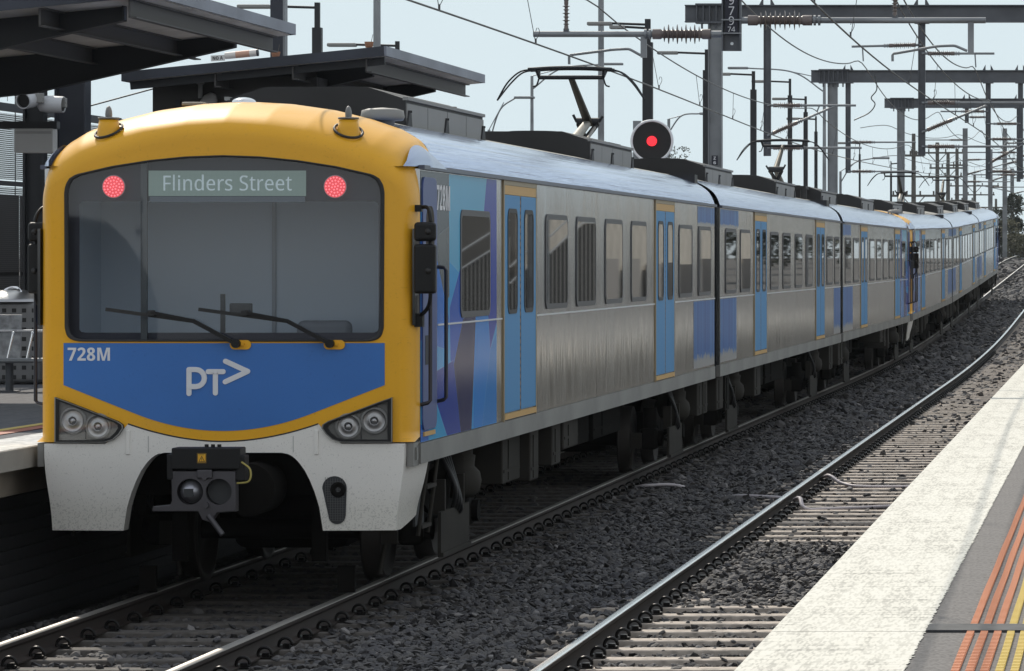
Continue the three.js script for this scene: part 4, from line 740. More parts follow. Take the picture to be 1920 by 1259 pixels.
// ---------------------------------------------------------------- far platform: canopies, shelter, furniture
const roofY = (x, y0) => y0 - 0.098 * (-9.5 - x);      // the roofs fall away from the track
function roofPlane(parent, z0, z1, xl, y0, beams, purlins) {
  const x0 = -9.5, n = V(0.098, 1, 0).normalize(), ang = Math.atan(0.098), L = (x0 - xl) / Math.cos(ang), cx = (x0 + xl) / 2, cz = -(z0 + z1) / 2, W = z1 - z0;
  const slab = (t, dy, mat, name, inset = 0) => { const m = meshOf(name, new MB().box(L - 2 * inset, t, W - 2 * inset, 0, 0, 0).geometry(), mat, parent); m.position.set(cx, roofY(cx, y0) + dy, cz); m.rotation.z = ang; return m; };
  slab(0.05, -0.03, M.fascia, 'roof_sheet', 0.03); slab(0.03, -0.11, M.soffit, 'soffit', 0.03);
  const fz = (z, name) => { const m = meshOf(name, new MB().box(L, 0.125, 0.03, 0, 0, 0).geometry(), M.steelBlue, parent); m.position.set(cx, roofY(cx, y0) - 0.06, -z); m.rotation.z = ang; };
  fz(z0, 'fascia'); fz(z1, 'fascia');
  meshOf('fascia', new MB().box(0.03, 0.125, W + 0.03, x0 + 0.016, y0 - 0.06, cz).geometry(), M.fascia, parent);
  meshOf('fascia', new MB().box(0.03, 0.125, W + 0.03, xl - 0.016, roofY(xl, y0) - 0.06, cz).geometry(), M.steelBlue, parent);
  for (const x of purlins) { const b = new MB(); const y = roofY(x, y0) - 0.215; b.box(0.02, 0.17, W - 0.2, x, y, cz).box(0.08, 0.014, W - 0.2, x + 0.03, y - 0.085, cz).box(0.08, 0.014, W - 0.2, x + 0.03, y + 0.085, cz); b.build('purlin', M.purlin, parent); }
  for (const z of beams) {
    const xr = -9.95, y1 = roofY(xr, y0) - 0.13, y2 = roofY(xl + 0.2, y0) - 0.13;
    const s = poly([[xr, y1], [xr, y1 - 0.14], [-12.2, roofY(-12.2, y0) - 0.56], [xl + 0.2, y2 - 0.46], [xl + 0.2, y2]]);
    new MB().ext(s, 0.024, 0, 0, -z - 0.012).box(0.012, 0.15, 0.16, xr + 0.006, y1 - 0.07, -z).bar(V(xr, y1 - 0.14, -z), V(-12.2, roofY(-12.2, y0) - 0.56, -z), 0.16, 0.014).bar(V(-12.2, roofY(-12.2, y0) - 0.56, -z), V(xl + 0.2, y2 - 0.46, -z), 0.16, 0.014).build('beam', M.darkPaint, parent);
    new MB().box(0.008, 0.13, 0.05, xr + 0.016, y1 - 0.07, -z).build('beam_end_plate', M.fascia, parent);
  }
}
function iColumn(parent, x, z, y0, y1, w, name = 'column', mat = M.steelBlue) { new MB().box(w, y1 - y0, 0.02, x, (y0 + y1) / 2, -z).box(0.022, y1 - y0, w * 0.8, x - w / 2, (y0 + y1) / 2, -z).box(0.022, y1 - y0, w * 0.8, x + w / 2, (y0 + y1) / 2, -z).build(name, mat, parent); }
{
  const c = thing('platform_canopy', 'dark steel platform canopy with deep beams at the top left corner', 'canopy');
  roofPlane(c, 39.3, 46.1, -14.6, 5.455, [40.1, 45.1], [-9.72, -10.6, -11.55, -12.8, -13.9]);
  iColumn(c, -13.9, 45.1, TOP_L, 4.7, 0.21, 'column', M.darkPaint);
  iColumn(c, -12.16, 40.1, TOP_L, 5.0, 0.21, 'column', M.darkPaint);
}
{
  const c = thing('steel_column', 'slim dark steel column carrying the white security cameras at left', 'column'); iColumn(c, -13.37, 49.5, TOP_L, 6.2, 0.23, 'shaft', M.darkPaint); new MB().box(0.4, 0.03, 0.4, -13.37, TOP_L + 0.02, -49.5).build('base_plate', M.darkPaint, c);
}
{
  const c = thing('steel_column', 'thick blue grey steel column standing left of the yellow cab roof', 'column'); iColumn(c, -13.04, 50, TOP_L, 7.6, 0.36, 'shaft'); new MB().box(0.5, 0.03, 0.5, -13.04, TOP_L + 0.02, -50).build('base_plate', M.steelBlue, c);
}
{
  const s = thing('platform_shelter', 'dark flat-roofed shelter building behind the front of the train', 'building');
  roofPlane(s, 51.8, 59.8, -12.85, 5.505, [53.4, 58.2], [-9.75, -10.7, -11.7]);
  const wall = std(lin(0.055, 0.052, 0.05), 0.8, 0, { map: T.mottle });
  new MB().box(2.15, 3.9, 0.12, -11.62, TOP_L + 1.95, -52.75).box(0.12, 3.9, 6.4, -10.6, TOP_L + 1.95, -56).box(0.12, 3.8, 6.4, -12.64, TOP_L + 1.9, -56).box(2.15, 3.9, 0.12, -11.62, TOP_L + 1.95, -59.2).build('wall', wall, s);
  new MB().box(3.3, 0.17, 0.05, -11.17, 5.20, -51.98, 0, 0, Math.atan(0.098)).build('edge_beam', M.darkPaint, s);
  new MB().box(0.06, 3.6, 0.03, -12.36, 3.05, -52.67).box(0.9, 0.05, 0.03, -11.9, 4.6, -52.67).build('wall_trim', M.darkPaint, s);
  new MB().cyl(0.28, 3.75, -10.02, TOP_L + 1.87, -58.9, 'y', 24).build('pillar', std(lin(0.42, 0.36, 0.28), 0.8, 0, { map: T.mottle }), s);
}
{ // things on the shelter roof
  const t = thing('roll', 'white cardboard roll with orange print lying on the shelter roof', 'roll', [-11.37, 5.41, -51.95]); t.rotation.z = 0.098;
  new MB().cyl(0.045, 0.42, 0, 0, 0, 'x', 18).build('roll_body', std(lin(0.74, 0.70, 0.66), 0.6), t); new MB().cyl(0.0455, 0.18, 0.02, 0, 0, 'x', 18).build('orange_band', std(lin(0.62, 0.36, 0.26), 0.6), t); new MB().cyl(0.046, 0.02, 0.21, 0, 0, 'x', 18).build('end_cap', M.steelBlue, t);
  const nb = thing('notice_board', 'small white notice lettered NO on the edge of the shelter roof', 'sign', [-11.67, 5.36, -51.93]); nb.rotation.z = 0.06;
  new MB().box(0.18, 0.075, 0.012, 0, 0, 0).build('board', std(lin(0.72, 0.72, 0.70), 0.6), nb);
  const g = textGeo('NO A', 0.045, sansBold, 0.13, 0.003); const tm = meshOf('lettering', metreUV(g.index ? g.toNonIndexed() : g), M.rubber, nb); tm.position.set(-0.065, -0.022, 0.007);
  for (const [x, y, l] of [[-10.98, 5.41, 'small brown clay pot on the shelter roof beside the square pole'], [-9.77, 5.54, 'orange brown pot with a stalk at the right corner of the shelter roof']]) { const p = thing('roof_pot', l, 'pot', [x, y - 0.03, -52.2]); new MB().lathe([[0, 0], [0.045, 0], [0.06, 0.075], [0.05, 0.075], [0.042, 0.02], [0, 0.02]], 0, 0, 0).build('pot', std(lin(0.33, 0.16, 0.09), 0.8), p); new MB().rod(V(0.02, 0.03, 0), V(0.05, 0.17, 0), 0.004, 5).build('stalk', M.wood, p); }
  const cam = thing('security_camera', 'pale security camera on the dark shelter wall above the cab roof', 'camera', [-12.05, 4.88, -52.6]); new MB().cyl(0.03, 0.22, 0, 0.1, 0).rbox(0.1, 0.1, 0.08, 0.02, 0, 0.22, 0).build('bracket', M.unitSide, cam); new MB().lathe([[0, 0], [0.1, 0.0], [0.11, 0.1], [0.09, 0.2], [0.05, 0.26], [0, 0.27]], 0.08, -0.18, 0.1, -0.5, 0, -0.3).build('housing', std(lin(0.3, 0.29, 0.28), 0.5), cam);
}
{ // perforated screens along the back of the platform
  const holes = canvasTex(256, 256, (c, w, h) => { c.fillStyle = '#fff'; c.fillRect(0, 0, w, h); c.fillStyle = '#000'; for (let y = 0; y < 16; y++) for (let x = 0; x < 16; x++) c.fillRect(x * 16 + (y % 2 ? 3 : 6), y * 16 + 3, 10, 8); });
  holes.wrapS = holes.wrapT = THREE.RepeatWrapping; holes.repeat.set(1.5, 2.4); holes.colorSpace = THREE.NoColorSpace;
  const perf = std(lin(0.10, 0.10, 0.105), 0.6, 0.3, { alphaMap: holes, alphaTest: 0.5, side: THREE.DoubleSide });
  const s = thing('perforated_screen', 'perforated metal screen wall behind the bin and bench at left', 'screen wall');
  for (let z = 48.6, k = 0; z < 63; z += 2.4, k++) {
    const L = 2.3;
    for (const [y0, y1, x] of [[3.80, 4.66, -14.5], [2.6, 3.70, -14.44], [1.35, 2.55, -14.44]]) { const g = new THREE.PlaneGeometry(L, y1 - y0); g.rotateY(Math.PI / 2); g.translate(x, (y0 + y1) / 2, -(z + L / 2)); meshOf('perforated_panel', metreUV(g), perf, s); }
    new MB().box(0.10, 3.55, 0.08, -14.52, TOP_L + 1.78, -z + 0.04).build('screen_post', M.darkPaint, s);
    meshOf('backing_sheet', new MB().box(0.02, 2.3, L, -14.62, 2.45, -(z + L / 2)).geometry(), std(lin(0.09, 0.09, 0.095), 0.8, 0, { map: T.mottle }), s);
  }
  new MB().box(0.08, 0.10, 14.6, -14.5, 4.74, -55.7).box(0.08, 0.06, 14.6, -14.5, 3.75, -55.7).build('screen_rail', M.steelBlue, s);
}
{ // bin with a square-holed casing
  const b = thing('litter_bin', 'square-perforated grey steel litter bin with a domed lid by the bench', 'bin', [-13.5, TOP_L, -48.9]);
  new MB().rbox(0.86, 0.98, 0.62, 0.05, 0, 0.51, 0).build('casing', std(lin(0.30, 0.30, 0.305), 0.5, 0.4, { map: T.mottle }), b);
  const h = new MB(); for (let i = 0; i < 7; i++) for (let j = 0; j < 8; j++) h.box(0.052, 0.05, 0.004, -0.36 + i * 0.12, 0.09 + j * 0.115, 0.3105); h.build('perforation', M.rubber, b).userData.kind = 'stuff';
  new MB().lathe([[0.45, 0], [0.43, 0.035], [0.30, 0.10], [0.16, 0.14], [0.12, 0.13], [0, 0.10]], 0, 1.0, 0, 0, 0, 0, 28).build('lid', std(lin(0.40, 0.40, 0.40), 0.28, 0.9), b);
  new MB().geo(new THREE.TorusGeometry(0.11, 0.02, 8, 24), 0.05, 1.10, 0.16, -0.9, 0, 0).build('opening_rim', M.chrome, b);
}
{ // bench
  const b = thing('bench', 'grey metal platform bench with looped armrests at the left edge', 'bench', [-13.1, TOP_L, -46.0]);
  new MB().rbox(1.75, 0.03, 0.42, 0.01, 0, 0.36, 0).cyl(0.03, 1.75, 0, 0.36, 0.21, 'x', 12).build('seat', M.galv, b);
  for (const x of [-0.55, 0.19]) { const m = new MB().rbox(0.52, 0.52, 0.02, 0.008, 0, 0, 0).geometry(); const bk = meshOf('backrest', m, std(lin(0.42, 0.43, 0.45), 0.5, 0.2, { map: T.fine }), b); bk.position.set(x, 0.62, -0.24); bk.rotation.x = -0.18; }
  for (const x of [-0.2, 0.46, 0.68]) new MB().tube([V(x - 0.06, 0.37, 0.16), V(x, 0.66, 0.14), V(x - 0.02, 0.68, 0.08), V(x - 0.05, 0.685, -0.18)], 0.014, 8, 24, false, 0.3).build('armrest', M.chrome, b);
  new MB().cyl(0.016, 1.9, 0.1, 0.69, -0.18, 'x', 10).build('top_rail', M.chrome, b);
  for (const x of [-0.6, 0.38]) new MB().cyl(0.045, 0.34, x, 0.17, 0, 'y', 16).box(0.2, 0.012, 0.2, x, 0.007, 0).build('leg', M.galvDark, b);
}
{ // display back and cameras on the canopy column
  const d = thing('display_box', 'pale grey display box hung under a dark bracket on the canopy column', 'display', [-12.08, 4.08, -44.75]);
  new MB().rbox(0.43, 0.27, 0.2, 0.012, 0, 0, 0).build('case', std(lin(0.48, 0.48, 0.47), 0.6), d); new MB().box(1.6, 0.08, 0.14, -0.55, 0.175, 0).build('hanger', M.darkPaint, d); new MB().rbox(0.40, 0.03, 0.012, 0.004, 0, 0.09, 0.105).build('case_lip', std(lin(0.34, 0.34, 0.335), 0.6), d);
  const mk = (label, pos, rx, ry) => { const c = thing('security_camera', label, 'camera', pos); const g = new THREE.Group(); g.name = 'camera_head'; g.rotation.set(rx, ry, 0); c.add(g);
    new MB().lathe([[0.085, 0.14], [0.102, 0.15], [0.105, -0.05], [0.09, -0.14], [0.05, -0.17], [0, -0.175]], 0, 0, 0, Math.PI / 2, 0, 0, 24).build('hood', std(lin(0.50, 0.51, 0.53), 0.35), g); new MB().cyl(0.082, 0.05, 0, 0, 0.09, 'z', 24).build('lens', M.black, g); new MB().rbox(0.09, 0.12, 0.08, 0.01, 0.13, 0.02, -0.02).cyl(0.02, 0.16, 0.1, 0.02, 0, 'x', 8).build('bracket', M.unitSide, c); };
  mk('white security camera facing the viewer on the canopy column', [-13.34, 4.71, -49.1], 0.15, -0.25);
  mk('security camera turned away to the right on the canopy column', [-13.10, 4.66, -49.25], 0.5, 1.5);
}

// ---------------------------------------------------------------- right platform beyond the frame: what the train windows mirror
{
  const r = thing('stair_screen', 'dark slatted stair screen with pale handrails mirrored in the train windows', 'stair screen'); const post = std(lin(0.62, 0.59, 0.54), 0.7), slat = std(lin(0.02, 0.02, 0.02), 0.8), rail = std(lin(0.85, 0.85, 0.83), 0.4), Z = 105;
  const top = (x) => x > 4.6 ? 2.55 + 0.63 * (5.85 - x) : x > 2.9 ? 2.95 + 0.95 * (3.7 - x) : 3.7;
  for (let x = 1.9; x < 7.6; x += 0.105) { const h = top(x) - TOP_R; new MB().box(0.032, h, 0.06, x, TOP_R + h / 2, -Z + 0.06).build('post', post, r); }
  new MB().geo(gridGeo(60, 1, (u, v) => V(1.9 + 5.7 * u, v ? top(1.9 + 5.7 * u) : TOP_R, -Z))).build('infill', slat, r);
  for (const [x0, x1, dy] of [[7.6, 4.62, 0.02], [7.6, 4.62, 0.48], [4.58, 1.9, 0.02], [4.58, 1.9, 0.45]]) { const p = []; for (let k = 0; k <= 16; k++) { const x = x0 + (x1 - x0) * k / 16; p.push(V(x, top(x) + dy, -Z + 0.12)); } new MB().tube(p, 0.03, 6, 40).build('handrail', rail, r); }
  const k = thing('station_building', 'beige station building on the near platform mirrored in the train windows', 'building'); const beige = std(lin(0.66, 0.62, 0.55), 0.85, 0, { map: T.mottle });
  const brown = std(lin(0.24, 0.22, 0.195), 0.8, 0, { map: T.streak });
  new MB().box(3.4, 4.6, 0.3, 6.2, TOP_R + 2.3, -105.6).build('brown_wall', brown, k); new MB().box(0.3, 4.0, 66, 5.8, TOP_R + 2.0, -141).build('wall', beige, k);
  const lo = new MB(); for (let i = 0; i < 6; i++) lo.box(0.5, 1.0 + 0.9 * rnd(), rr(2, 5), 5.3, TOP_R + 0.7, -(122 + i * 9 + rr(0, 3))); lo.build('grey_block', std(lin(0.30, 0.29, 0.28), 0.8), k);
}
{ // behind the photographer: an arch added for its dark reflection, and a lamp post
  const a = thing('added_arch', 'added dark arched form mirrored in the left of the windscreen', 'building'); const sh = new THREE.Shape(); sh.moveTo(-46, 0); sh.lineTo(-46, 4.8); sh.lineTo(-33.4, 4.1); sh.quadraticCurveTo(-30, 3.5, -28.3, 2.0); sh.lineTo(-28.3, 0); sh.closePath();
  new MB().ext(sh, 8, 0, 0, 30).build('shell', std(lin(0.03, 0.032, 0.034), 0.7), a);
  const l = thing('lamp_post', 'slim lamp post mirrored in the windscreen', 'lamp post', [-27.4, 0, 30]); new MB().cyl(0.09, 3.4, 0, 1.7, 0).cyl(0.05, 1.0, 0, 3.9, 0).box(0.5, 0.12, 0.12, -0.3, 3.75, 0).box(0.14, 0.3, 0.14, 0, 4.4, 0).build('post', M.darkPaint, l);
}

// ---------------------------------------------------------------- overhead line: masts, drop posts, arms, insulators, wires
function insulator(b, a, c, n = 9, r = 0.105) {  // ribbed insulator between two points
  const d = c.clone().sub(a), L = d.length(), g = [], core = r * 0.42; g.push([core * 1.25, 0], [core * 1.25, L * 0.14], [core, L * 0.16]);
  for (let i = 0; i < n; i++) { const y = L * (0.2 + 0.6 * i / (n - 1)), rr2 = i % 2 ? r : r * 0.8; g.push([core, y - 0.012], [rr2, y], [core, y + 0.008]); }
  g.push([core, L * 0.84], [core * 1.25, L * 0.86], [core * 1.25, L]);
  const q = new THREE.LatheGeometry(g.map((p) => new THREE.Vector2(...p)), 14); q.applyQuaternion(new THREE.Quaternion().setFromUnitVectors(V(0, 1, 0), d.normalize())); q.translate(a.x, a.y, a.z); b.geo(q);
}
function armSet(parent, from, to, r = 0.03, insLen = 0.75, off = 0.18, post = null) { // cantilever tube with its insulator next to the post
  const d = to.clone().sub(from).normalize(), a = from.clone().addScaledVector(d, off), b = from.clone().addScaledVector(d, off + insLen);
  const ib = new MB(); insulator(ib, a, b, 9, r * 3.2); ib.build('insulator', M.insulator, parent);
  const t = new MB().rod(b, to, r, 10).rod(from, a, r * 1.1, 8); for (const k of [0.02, 0.08]) t.rod(b.clone().addScaledVector(d, k), b.clone().addScaledVector(d, k + 0.03), r * 1.7, 10);
  t.build('cantilever_tube', M.galv, parent);
}
function postInsulator(parent, x, y0, y1, z) { const b = new MB(); insulator(b, V(x, y0, -z), V(x, y1, -z), 6, 0.055); b.build('post_insulator', M.insulator, parent); new MB().box(0.07, 0.06, 0.05, x, y0 - 0.01, -z).box(0.06, 0.05, 0.05, x, y1 + 0.02, -z).build('clamp', M.galvDark, parent); }
function iPost(parent, name, x, z, y0, y1, w, mat) { const h = y1 - y0, y = (y0 + y1) / 2; new MB().box(w, h, 0.016, x, y, -z).box(0.016, h, w * 0.9, x - w / 2, y, -z).box(0.016, h, w * 0.9, x + w / 2, y, -z).build(name, mat, parent); }

// drop post between the tracks over the second carriage, with its number plate (hangs from a beam above the frame)
{
  const Z = 54, g = thing('overhead_drop_post', 'steel drop post with a black number plate 979 74 and two insulated arms', 'overhead line post');
  new MB().box(0.24, 3.1, 0.014, -5.24, 7.11, -Z - 0.05).box(0.02, 3.1, 0.12, -5.36, 7.11, -Z).box(0.02, 3.1, 0.12, -5.12, 7.11, -Z).build('channel', M.galvDark, g);
  new MB().cyl(0.022, 0.004, -5.24, 5.66, -Z - 0.040, 'z', 16).build('bolt_hole', std(lin(0.8, 0.85, 0.88), 0.5), g);
  new MB().box(0.172, 1.2, 0.01, -5.24, 6.38, -Z + 0.03).build('number_plate', M.frit, g);
  for (const y of [5.975, 5.795]) new MB().box(0.27, 0.016, 0.02, -5.24, y, -Z + 0.055).build('plate_strap', M.galv, g);
  for (const [s, h, y, w] of [['9', 0.115, 6.18, 0.07], ['7', 0.115, 6.04, 0.075], ['9', 0.115, 5.905, 0.07], ['74', 0.068, 5.815, 0.10]]) { const t = textGeo(s, h, sans, w, 0.004); const m = meshOf('number', metreUV(t.index ? t.toNonIndexed() : t), M.lettering, g); m.position.set(-5.24 - w / 2, y, -Z + 0.036); }
  armSet(g, V(-5.36, 5.785, -Z), V(-7.90, 5.785, -Z), 0.042, 0.78, 0.16); postInsulator(g, -7.46, 5.84, 6.24, Z);
  armSet(g, V(-5.12, 5.97, -Z), V(-1.83, 5.97, -Z), 0.042, 0.86, 0.10); postInsulator(g, -3.05, 6.02, 6.42, Z);
  new MB().box(0.08, 0.30, 0.06, -6.42, 5.62, -Z).tube([V(-6.46, 5.50, -Z), V(-6.62, 5.585, -Z), V(-6.85, 5.575, -Z), V(-7.36, 5.51, -Z), V(-7.42, 5.50, -Z), V(-7.42, 5.38, -Z)], 0.018, 8, 40, false, 0.15).build('registration_arm', M.galv, g);
  new MB().box(0.08, 0.47, 0.06, -2.03, 5.75, -Z).tube([V(-2.08, 5.56, -Z), V(-2.25, 5.63, -Z), V(-2.5, 5.62, -Z), V(-3.02, 5.53, -Z), V(-3.08, 5.52, -Z), V(-3.08, 5.42, -Z)], 0.018, 8, 40, false, 0.15).build('registration_arm', M.galv, g);
  new MB().rod(V(-1.0, 8.6, -Z), V(-9.2, 8.6, -Z), 0.12, 10).rod(V(1.9, 8.6, -Z), V(-1, 8.6, -Z), 0.12, 10).rod(V(1.9, 1.0, -Z), V(1.9, 8.7, -Z), 0.14, 10).build('support_beam', M.galvDark, g);
}
function gantry(Z, label, drops, plate, xm = -9.4) {
  const e = rise(Z), top = 8.44 + e, g = thing('overhead_gantry', label, 'overhead line gantry');
  iPost(g, 'mast', xm, Z, -0.3 + e, top - 0.2, 0.30, M.galv);
  iPost(g, 'mast', 2.2, Z, -0.3 + e, top - 0.2, 0.30, M.galv);
  new MB().box(13, 0.36, 0.018, -3.6, top, -Z).box(13, 0.022, 0.24, -3.6, top + 0.19, -Z).box(13, 0.022, 0.24, -3.6, top - 0.19, -Z).build('beam', M.galvDark, g);
  const j = new MB(); for (let k = 0; k < 7; k++) j.box(0.025, 0.40, 0.26, xm - 0.42 + k * 0.15, top, -Z); j.box(1.0, 0.03, 0.34, xm + 0.05, top + 0.215, -Z).box(1.0, 0.03, 0.34, xm + 0.05, top - 0.215, -Z); for (let k = 0; k < 5; k++) j.cyl(0.025, 0.16, xm - 0.3 + k * 0.16, top - 0.27, -Z + 0.1, 'y', 8); j.build('splice_plates', M.galvDark, g);
  if (plate) { const p = new MB().box(0.14, 0.22, 0.012, xm, plate, -Z + 0.16).build('number_plate', M.frit, g); const t1 = textGeo('Z', 0.07, sansBold, 0.06, 0.004), t2 = textGeo('6', 0.07, sansBold, 0.06, 0.004); for (const [t, y] of [[t1, 0.015], [t2, -0.09]]) { const m = meshOf('number', metreUV(t.index ? t.toNonIndexed() : t), M.lettering, p); m.position.set(xm - 0.03, plate + y, -Z + 0.17); } }
  for (const d of drops) {
    const bot = d.bot + e; iPost(g, 'drop_post', d.x, Z, bot, top - 0.2, 0.15, M.galvDark);
    new MB().geo(new THREE.ExtrudeGeometry(poly([[-0.18, 0.2], [-0.08, 0.38], [-0.08, 0.2]]), { depth: 0.02, bevelEnabled: false }), d.x, top, -Z + 0.1).geo(new THREE.ExtrudeGeometry(poly([[0.18, 0.2], [0.08, 0.38], [0.08, 0.2]]), { depth: 0.02, bevelEnabled: false }), d.x, top, -Z + 0.1).box(0.34, 0.03, 0.3, d.x, top - 0.215, -Z).build('drop_bracket', M.galvDark, g);
    for (const [y0, x1, y1, r] of d.arms) armSet(g, V(d.x, y0 + e, -Z + 0.02), V(x1, y1 + e, -Z + 0.02), r ?? 0.028, 0.62, 0.14);
    for (const [x0, y0, x1, y1] of d.hang ?? []) new MB().rod(V(x0, y0 + e, -Z + 0.02), V(x1, y1 + e, -Z + 0.02), 0.018, 6).build('hanger', M.galv, g);
  }
  return g;
}
const g1 = gantry(93, 'overhead gantry with mast behind the red signal, nearest beam across both tracks', [
  { x: -8.2, bot: 5.15, arms: [[6.32, -6.15, 6.32], [5.62, -6.65, 6.30], [5.34, -6.02, 5.34]], hang: [[-7.0, 6.3, -7.05, 6.18]] },
  { x: -4.63, bot: 5.16, arms: [[7.72, -6.25, 7.68], [7.52, -2.95, 7.52], [6.38, -2.25, 6.38], [5.70, -3.12, 6.32], [5.37, -2.42, 5.37]], hang: [[-6.0, 7.66, -5.98, 7.34], [-3.4, 7.5, -3.38, 7.2]] }], 5.05);
const jump = new MB().tube([V(-5.72, 7.05, -93), V(-5.67, 6.7, -93), V(-5.8, 6.5, -93), V(-5.71, 6.35, -93), V(-5.85, 6.15, -93), V(-6.2, 5.98, -93)], 0.014, 5, 40).build('jumper_cable', M.wire, g1);
gantry(130.7, 'overhead gantry, second beam from the front above the train', [{ x: -8.9, bot: 5.3, arms: [[6.3, -6.7, 6.3], [5.35, -6.6, 5.35]] }, { x: -4.35, bot: 5.1, arms: [[7.3, -5.9, 7.3], [6.4, -2.4, 6.4], [5.6, -3.1, 6.3], [5.35, -2.4, 5.35]] }, { x: -3.3, bot: 5.1, arms: [[6.9, -4.4, 6.9]] }], 4.7);
gantry(171, 'overhead gantry, third and farthest beam, near the end of the train', [{ x: -6.6, bot: 7.6, arms: [[7.85, -5.6, 7.85]] }, { x: -4.4, bot: 5.1, arms: [[6.35, -6.6, 6.35], [5.4, -6.4, 5.4], [6.2, -2.6, 6.2], [5.35, -2.5, 5.35]] }]);

function farMast(X, Z, h, w, label, arms) {
  const e = rise(Z), m = thing('overhead_mast', label, 'overhead line mast', [X, e, -Z]); iPost(m, 'mast', 0, 0, -0.4, h, w, M.galv);
  for (const [y0, x1, y1] of arms) armSet(m, V(0, y0, 0), V(x1, y1, 0), 0.035, 0.7, 0.16);
}
farMast(-9.4, 241, 8.4, 0.28, 'overhead line mast with arms to the right, just right of the third gantry', [[7.7, -2.6, 7.7], [6.5, 3.0, 6.6], [5.6, 3.2, 6.5], [5.2, 2.8, 5.2]]);
farMast(-9.4, 287, 7.7, 0.30, 'overhead line mast standing above the last carriage', [[7.0, 3.4, 7.0], [5.4, 3.2, 6.6], [5.0, 2.9, 5.0]]);
farMast(-9.4, 344, 7.4, 0.30, 'farthest overhead line mast beside the bushes at the right edge', [[6.6, 4, 6.6], [5.2, 4, 6.2], [4.8, 3.5, 4.8], [5.4, -3, 6.0]]);
farMast(-8.75, 300, 9.5, 0.32, 'overhead line mast in front of the bushes with a small plate', [[8.4, 5, 8.4], [6.8, 5, 7.9], [6.2, 4.6, 6.2]]);

// wires
const supports = [-110, -70, -30, 15, 54, 93, 131, 171, 210, 250, 295];
function wireThing(name, label, fn, z0, z1, step, r, group) {
  const p = []; for (let z = z0; z <= z1; z += step) p.push(fn(z)); const t = thing(name, label, 'overhead wire', [0, 0, 0], group);
  new MB().geo(new THREE.TubeGeometry(new THREE.CatmullRomCurve3(p), p.length * 3, r, 5)).build('wire', M.wire, t); return t;
}
const zig = (z) => 0.18 * Math.cos(Math.PI * (z - 54) / 39);
const sag = (z, d) => { for (let i = 0; i < supports.length - 1; i++) if (z <= supports[i + 1]) { const t = (z - supports[i]) / (supports[i + 1] - supports[i]); return d * 4 * t * (1 - t); } return 0; };
for (const [nm, line, hc, hm, s, lc, lm] of [['T', lineT, 5.36, 6.26, -1, 'contact wire touching the pantographs above the train', 'sagging messenger wire above the train contact wire'], ['N', lineN, 5.44, 6.44, 1, 'contact wire above the empty near track at upper right', 'sagging messenger wire above the empty near track']]) {
  const cw = (z) => V(line(z) + s * -zig(z), hc + rise(z), -z), mw = (z) => V(line(z) + s * -0.2 * zig(z), hm - sag(z, 0.42) + rise(z), -z);
  const a = wireThing('contact_wire', lc, cw, -105, 320, 6.5, 0.0115), b = wireThing('messenger_wire', lm, mw, -105, 320, 3.25, 0.011);
  for (let z = 3; z < 200; z += 6.5) { if (supports.some((q) => Math.abs(q - z) < 1.5)) continue; const c = cw(z), m = mw(z); new MB().rod(c, m, 0.0045, 4).box(0.02, 0.07, 0.03, c.x, c.y + 0.03, c.z).tube([V(c.x, c.y + 0.04, c.z), V(c.x + 0.045, c.y + 0.14, c.z), V(c.x + 0.02, c.y + 0.2, c.z), V(c.x, c.y + 0.15, c.z)], 0.004, 4, 10).build('dropper', M.wire, b); }
}
wireThing('feeder_wire', 'upper feeder wire sagging between the gantries over the train', (z) => V(-6.0, 7.36 - sag(z, 0.7) + rise(z), -z), 60, 300, 4, 0.013);
wireThing('feeder_wire', 'upper feeder wire between the gantries over the near track', (z) => V(-3.4, 7.22 - sag(z, 0.6) + rise(z), -z), 60, 300, 4, 0.013);
wireThing('stay_wire', 'thin wires rising steeply to the first gantry splice', (z) => V(-9.4 + 0.022 * (93 - z), 8.55 + 0.028 * (93 - z), -z), 40, 93, 8, 0.011);
wireThing('service_wire', 'thin cable running to the shelter between column and roof at left', (z) => V(-19.1 + 0.36 * z, 5.12 + 0.098 * z, -70), 0, 10, 2, 0.014);

// ---------------------------------------------------------------- poles and lamps
function lightPole(X, Z, h, arms, label, w = 0.2, mat = M.darkPaint, y0 = 0) {
  const e = rise(Z) * 0.6, p = thing('light_pole', label, 'light pole', [X, y0, -Z]);
  new MB().box(w, h - 0.5, w, 0, (h - 0.5) / 2, 0).box(w * 0.55, 0.55, w * 0.55, 0, h - 0.25, 0).build('pole', mat, p);
  for (const [L, dy] of arms) { const s = Math.sign(L), a = Math.abs(L); new MB().rod(V(0, h - 0.08 + dy, 0), V(s * a * 0.62, h - 0.05 + dy, 0), 0.028, 8).build('arm', mat, p); new MB().rbox(a * 0.42, 0.085, 0.22, 0.03, s * a * 0.8, h - 0.06 + dy, 0).build('luminaire', M.unitSide, p); }
  return p;
}
lightPole(-16.8, 84, 8.1, [[-1.65, 0]], 'dark light pole with its arm to the left above the shelter roof', 0.19);
lightPole(-16.75, 93, 7.78, [[-1.6, 0]], 'dark light pole whose lamp arm shows at the right corner of the shelter roof', 0.17);
lightPole(-10.68, 90.6, 8.15, [[-1.35, -0.02], [-0.85, -0.1]], 'thick dark light pole directly above the red signal, two lamps on its left', 0.22);
lightPole(-10.5, 101.8, 8.05, [[-1.25, 0]], 'dark light pole with lamp arm left, just left of the nearest gantry mast', 0.2);
lightPole(-10.5, 114.6, 8.1, [[-1.1, 0]], 'dark light pole first to the right of the nearest gantry mast', 0.17);
lightPole(-10.5, 127.2, 8.45, [[-1.2, 0]], 'dark light pole, second to the right of the nearest gantry mast', 0.14);
lightPole(-10.5, 133.5, 8.15, [[-1.1, 0]], 'dark light pole, third to the right of the nearest gantry mast', 0.14);
